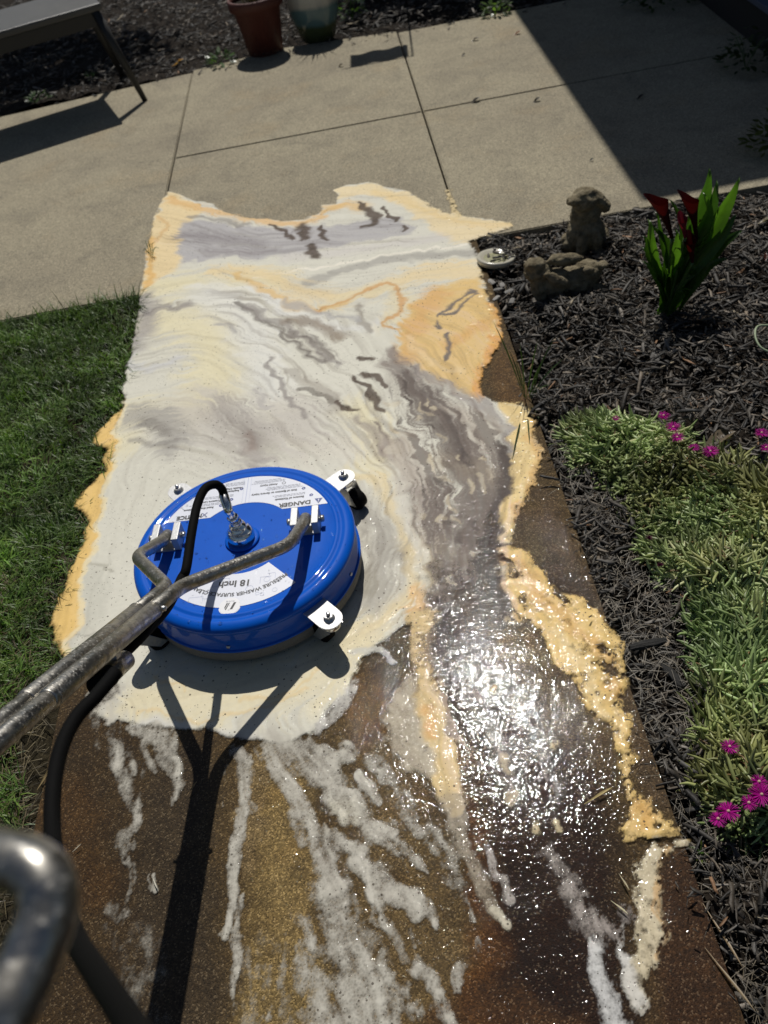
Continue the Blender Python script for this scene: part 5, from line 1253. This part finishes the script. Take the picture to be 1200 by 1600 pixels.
for a in [(935, 1243, .055, .35, (.46, .36, .15), 'bent yellow leaf blade floating on the glinting wet slab', 21), (975, 1378, .030, -1.3, (.40, .34, .20), 'thin straw on the dark slab above the forked straw', 22), (968, 1418, .032, -.9, (.50, .45, .28), 'forked pale straw on the dark wet slab', 23), (242, 1380, .024, -1.1, (.62, .58, .50), 'short white sliver on the brown wet slab', 24), (120, 1325, .02, .7, (.5, .45, .35), 'pale straw beside the hanging hose', 25), (300, 1232, .03, .9, (.30, .20, .10), 'brown twig pair left of the pole shadow', 26),
          (1128, 1460, .10, -1.35, (.28, .20, .11), 'long dry grass blade along the right slab edge', 27), (1140, 1530, .10, -1.2, (.26, .19, .10), 'second long dry blade at the lower right slab edge', 28), (70, 1215, .05, 1.1, (.30, .22, .10), 'long straw on the mud left of the hose', 29)]:
    leaf_litter(*a, name='straw', curl=.1, z=.007)
# foam soaked chips beside the dish
for i, (px, py) in enumerate([(778, 452), (795, 455), (775, 466), (800, 470), (785, 445), (768, 440)]):
    o = bark(px, py, .028, .016, .006, .4*i, ['topmost', 'rightmost', 'middle', 'lowest', 'small', 'leftmost'][i]+' foam coated chip in the cluster below the round dish', .20+.05*(i%3), 40+i, .0); o['group'] = 'foam coated chips below the dish'

# curled rim leaf at the right edge of the bed
cv_ = [G(1206, 508, .03), G(1184, 510, .035), G(1180, 525, .03), G(1188, 542, .02), G(1206, 552, .01)]
o = tube_obj('curled_leaf', smooth_path(cv_, 6), .0028, mat_plain('pale_green_leaf', (.30, .36, .22), .5), None, 8); tag(o, 'pale green curled leaf rim at the right edge of the mulch', 'leaf')

# ================= pots =================
def pot(px, py, r0, r1, h, mat, label, rim, y=None, bands=None):
    b = G(px, py); b[2] = -.01; b[1] += .0
    rt = empty('flower_pot', tuple(b)); tag(rt, label, 'pot', 'plant pots behind the patio')
    lathe('pot_wall', [(r0*.9, .0), (r0, .004), (r0*.97+(r1-r0)*.8, h*.80), (r1, h*.82)] if rim else [(r0*.9, 0), (r0, .01), (r1*1.02, h*.55), (r1, h*.97)], mat, rt, 48)
    lathe('rim', [(r1, h*.815), (r1*1.06, h*.82), (r1*1.08, h*.97), (r1*1.05, h), (r1*.98, h), (r1*.96, h*.9)] if rim else [(r1, h*.965), (r1*1.06, h*.97), (r1*1.06, h*1.0), (r1*.98, h), (r1*.96, h*.9)], bands or mat, rt, 48)
    lathe('potting_soil', [(0, h*.90), (r1*.5, h*.91), (r1*.965, h*.89)], M['soil'], rt, 32)
    return rt, b
terra = mat_plain('terracotta', (.085, .022, .016), .6, 0, (60, .0012), var=.25, vs=14)
pt, b = pot(416, 80, .088, .128, .27, terra, 'red terracotta pot holding a dried plant behind the patio', True)
C = []; rs = np.random.RandomState(3)
for i in range(46):
    a = rs.uniform(0, 6.28); L = rs.uniform(.05, .16); d = rs.uniform(.0, .06); t = np.linspace(0, 1, 5)
    C.append(np.stack([d*math.cos(a)+L*.7*t*math.cos(a)*t, d*math.sin(a)+L*.7*t*t*math.sin(a), .245+L*(t-.35*t*t)], -1))
V, F, cc = tubes(np.array(C), np.outer(np.ones(46), [.002, .002, .0018, .0014, .0006]), 5, np.array([.30, .26, .13])*rs.uniform(.4, 1.3, (46, 1))); npmesh('dried_plant', V, F, M['grass'], pt, col=cc)
n = N('glazed_band'); z_ = n.n('ShaderNodeSeparateXYZ', {'Vector': n.pos()}).outputs[2]; zz_ = n.math('ADD', z_, n.math('MULTIPLY', n.noise(7, 3), .04))
glz = n.done(n.pbr(Base_Color=n.ramp(n.math('MULTIPLY', zz_, 4.), [(.18, (.055, .07, .028)), (.38, (.06, .08, .035)), (.46, (.085, .16, .17)), (.72, (.10, .18, .19)), (.80, (.42, .41, .36)), (1, (.50, .49, .44))]), Roughness=.25, Coat_Weight=.5))
pt2, b2 = pot(498, 57, .090, .125, .25, glz, 'tall glazed pot fading from white to teal and green', False, bands=mat_plain('white_glaze', (.62, .61, .56), .25))
tubes_C = []; rs = np.random.RandomState(6)
for i in range(26):
    a = rs.uniform(0, 6.28); L = rs.uniform(.08, .2); t = np.linspace(0, 1, 5); tubes_C.append(np.stack([.05*math.cos(a)+L*.5*t*t*math.cos(a), .05*math.sin(a)+L*.5*t*t*math.sin(a), .22+L*t], -1))
V, F, cc = tubes(np.array(tubes_C), np.outer(np.ones(26), [.002, .003, .004, .003, .0006]), 5, np.array([.08, .14, .05])*rs.uniform(.5, 1.3, (26, 1))); npmesh('plant', V, F, M['leaf'], pt2, col=cc)

# ================= bench =================
wood = None
n = N('grey_painted_wood'); mp = n.n('ShaderNodeMapping', {'Vector': n.pos(), 'Scale': (2, 30, 30)}).outputs[0]; f = n.noise(4, 5, .7, vec=mp)
wood = n.done(n.pbr(Base_Color=n.mix(f, (.04, .04, .04), (.10, .096, .092)), Roughness=.38, Normal=n.bump(f, .002)))
darkw = mat_plain('black_metal', (.02, .019, .018), .5)
hz_ = .44
ca_ = G(157, 4, hz_); cb_ = G(0, 49, hz_); dr = (cb_-ca_)[:2]; dr /= np.linalg.norm(dr); nr = np.array([dr[1], -dr[0]]);
if nr[1] < 0: nr = -nr
ang_b = math.atan2(dr[1], dr[0])+math.pi
bench = empty('bench', (ca_[0], ca_[1], 0), ang_b); tag(bench, 'dark metal bench with a grey top at the far left of the patio', 'bench')
LB_, DB_ = 1.2, .42
bm = bmesh.new(); box_bm(bm, (-LB_/2, DB_/2, hz_-.015), (LB_, DB_, .030), bevel=.008); bm_obj('seat', bm, wood, bench)
bm = bmesh.new()
for y in (.02, DB_-.02): box_bm(bm, (-LB_/2, y, hz_-.0605), (LB_-.06, .02, .06), bevel=.003)
for x in (-.035, -LB_+.035): box_bm(bm, (x, DB_/2, hz_-.0605), (.02, DB_-.061, .06), bevel=.003)
bm_obj('apron', bm, darkw, bench)
for x, y, sx, sy in ((-.035, .02, .085, -.055), (-.035, DB_-.02, .085, .055), (-LB_+.035, .02, -.085, -.055), (-LB_+.035, DB_-.02, -.085, .055)):
    tube_obj('leg', [(x, y, hz_-.032), (x+sx*.5, y+sy*.5, (hz_-.03)*.5), (x+sx, y+sy, 0)], [.022, .018, .013], darkw, bench, 10)

# ================= small trees behind the bed, shading the mulch =================
def small_tree(x, y, h, rx, ry, rz, n, label, seed):
    rs = np.random.RandomState(seed); rt = empty('small_tree', (x, y, -.03)); tag(rt, label, 'tree', 'small trees behind the back bed')
    P = np.array([[0, 0, 0], [.02, -.03, h*.35], [-.03, -.10, h*.62], [0, -.16, h]]); tube_obj('trunk', smooth_path(P, 5), np.linspace(.045, .018, 16), M['barkt'], rt, 12)
    L = []
    for i in range(16):
        a = rs.uniform(0, 6.28); e = rs.uniform(-.3, 1.0); b = P[2]*(.6+.4*rs.rand()); d = np.array([rx*math.cos(a)*math.cos(e), ry*math.sin(a)*math.cos(e), rz*math.sin(e)])*.85
        c = np.array([0, -.16, h]); L.append([b, (b+c+d)/2+rs.normal(0, .03, 3), c+d])
    V, F, _ = tubes(np.array(L), np.tile([.012, .008, .003], (16, 1)), 6); npmesh('limbs', V, F, M['barkt'], rt)
    u = rs.normal(0, 1, (n, 3)); u /= np.linalg.norm(u, axis=1, keepdims=True); r = rs.uniform(.35, 1, n)**.5*(1+.9*fbm(u[:, 0]*1.3+3, u[:, 1]*1.3+u[:, 2], 2, 2, seed))
    C = u*r[:, None]*np.array([rx, ry, rz])+np.array([0, -.16, h]); a = rs.normal(0, 1, (n, 3)); a /= np.linalg.norm(a, axis=1, keepdims=True); b = np.cross(a, rs.normal(0, 1, (n, 3))); b /= np.linalg.norm(b, axis=1, keepdims=True)
    S = rs.uniform(.03, .06, (n, 1)); V = np.stack([C-a*S, C+b*S*.5, C+a*S, C-b*S*.5], 1).reshape(-1, 3); F = np.arange(n*4).reshape(-1, 4)
    npmesh('crown', V, F, M['leaf'], rt, col=np.repeat(np.array([.05, .11, .02])*rs.uniform(.5, 1.6, (n, 1)), 4, 0))
M['barkt'] = mat_plain('tree_bark', (.09, .07, .05), .9, 0, (50, .01), var=.4)
small_tree(-1.75, 6.95, 1.95, .85, .50, .50, 5200, 'small leafy tree rising behind the bench and shading its mulch', 21)
small_tree(.72, 7.10, 1.95, .60, .50, .45, 4200, 'small leafy tree rising behind the glazed pot near the house', 22)

# ================= unseen flag added to cast the patio shadow, real caster unknown =================
hf = 1.30; sh = G(645, 88); ft = np.array([sh[0]+SUN[0]/SUN[2]*hf, sh[1]+SUN[1]/SUN[2]*hf, 0])
fl = empty('shadow_flag', (ft[0], ft[1], -.03)); tag(fl, 'unseen stand-in flag on a thin pole, added to cast the shadow near the pots', 'flag')
tube_obj('pole', [(0, 0, 0), (0, 0, hf+.03)], .005, darkw, fl, 10)
tube_obj('arm', [(0, 0, hf+.02), (-.33, 0, hf+.02)], .004, darkw, fl, 8)
bm = bmesh.new(); nx_, nz_ = 12, 8; gv = [[bm.verts.new((-.02-.28*i/nx_, .012*math.sin(i*1.1)+.01*j/nz_, hf+.015-.25*j/nz_)) for i in range(nx_+1)] for j in range(nz_+1)]
for j in range(nz_):
    for i in range(nx_): bm.faces.new((gv[j][i], gv[j][i+1], gv[j+1][i+1], gv[j+1][i]))
fo = bm_obj('cloth', bm, mat_plain('flag_cloth', (.25, .08, .06), .8), fl, True); sd_ = fo.modifiers.new('s', 'SOLIDIFY'); sd_.thickness = .002

# ================= house: porch step, wall, roof that shades the patio =================
hs = empty('house', (1.67, 3.4, 0)); tag(hs, 'shaded house porch with a dark riser at the top right of the patio', 'house')
siding = mat_plain('blue_siding', (.05, .07, .12), .6, var=.1); stepm = mat_plain('porch_deck', (.060, .075, .12), .7, 0, (60, .002), var=.25)
p0 = G(1090, 0); p1_ = G(1200, 95); dd = (p0-p1_)[:2]; an = math.atan2(dd[1], dd[0])-math.pi/2
bm = bmesh.new(); box_bm(bm, (1.5, 2.0, .025), (3, 7.0, .25)); bm_obj('riser', bm, mat_plain('black_riser', (.012, .010, .010), .8), hs)
bm = bmesh.new(); box_bm(bm, (1.51, 2.0, .162), (3.06, 7.04, .024), bevel=.004); bm_obj('porch_floor', bm, stepm, hs)
bm = bmesh.new(); box_bm(bm, (3.4, 4.6, 2.9), (4.6, 8.6, 5.45)); bm_obj('wall', bm, siding, hs)  # unseen wall, made this tall to block sky light over the patio
bm = bmesh.new(); box_bm(bm, (.5, 1.35, 1.36), (.12, .12, 2.37), bevel=.005); bm_obj('post', bm, mat_plain('white_post', (.7, .7, .7), .5), hs)
bm = bmesh.new(); hr = 2.60
ex = .875+SUN[0]/SUN[2]*hr; ey = 2.775+SUN[1]/SUN[2]*hr
box_bm(bm, ((ex+5.5)/2-1.67, (ey+9.0)/2-3.4, hr+.06), (5.5-ex, 9.0-ey, .12)); bm_obj('roof', bm, mat_plain('roof_shingle', (.06, .055, .05), .9), hs)
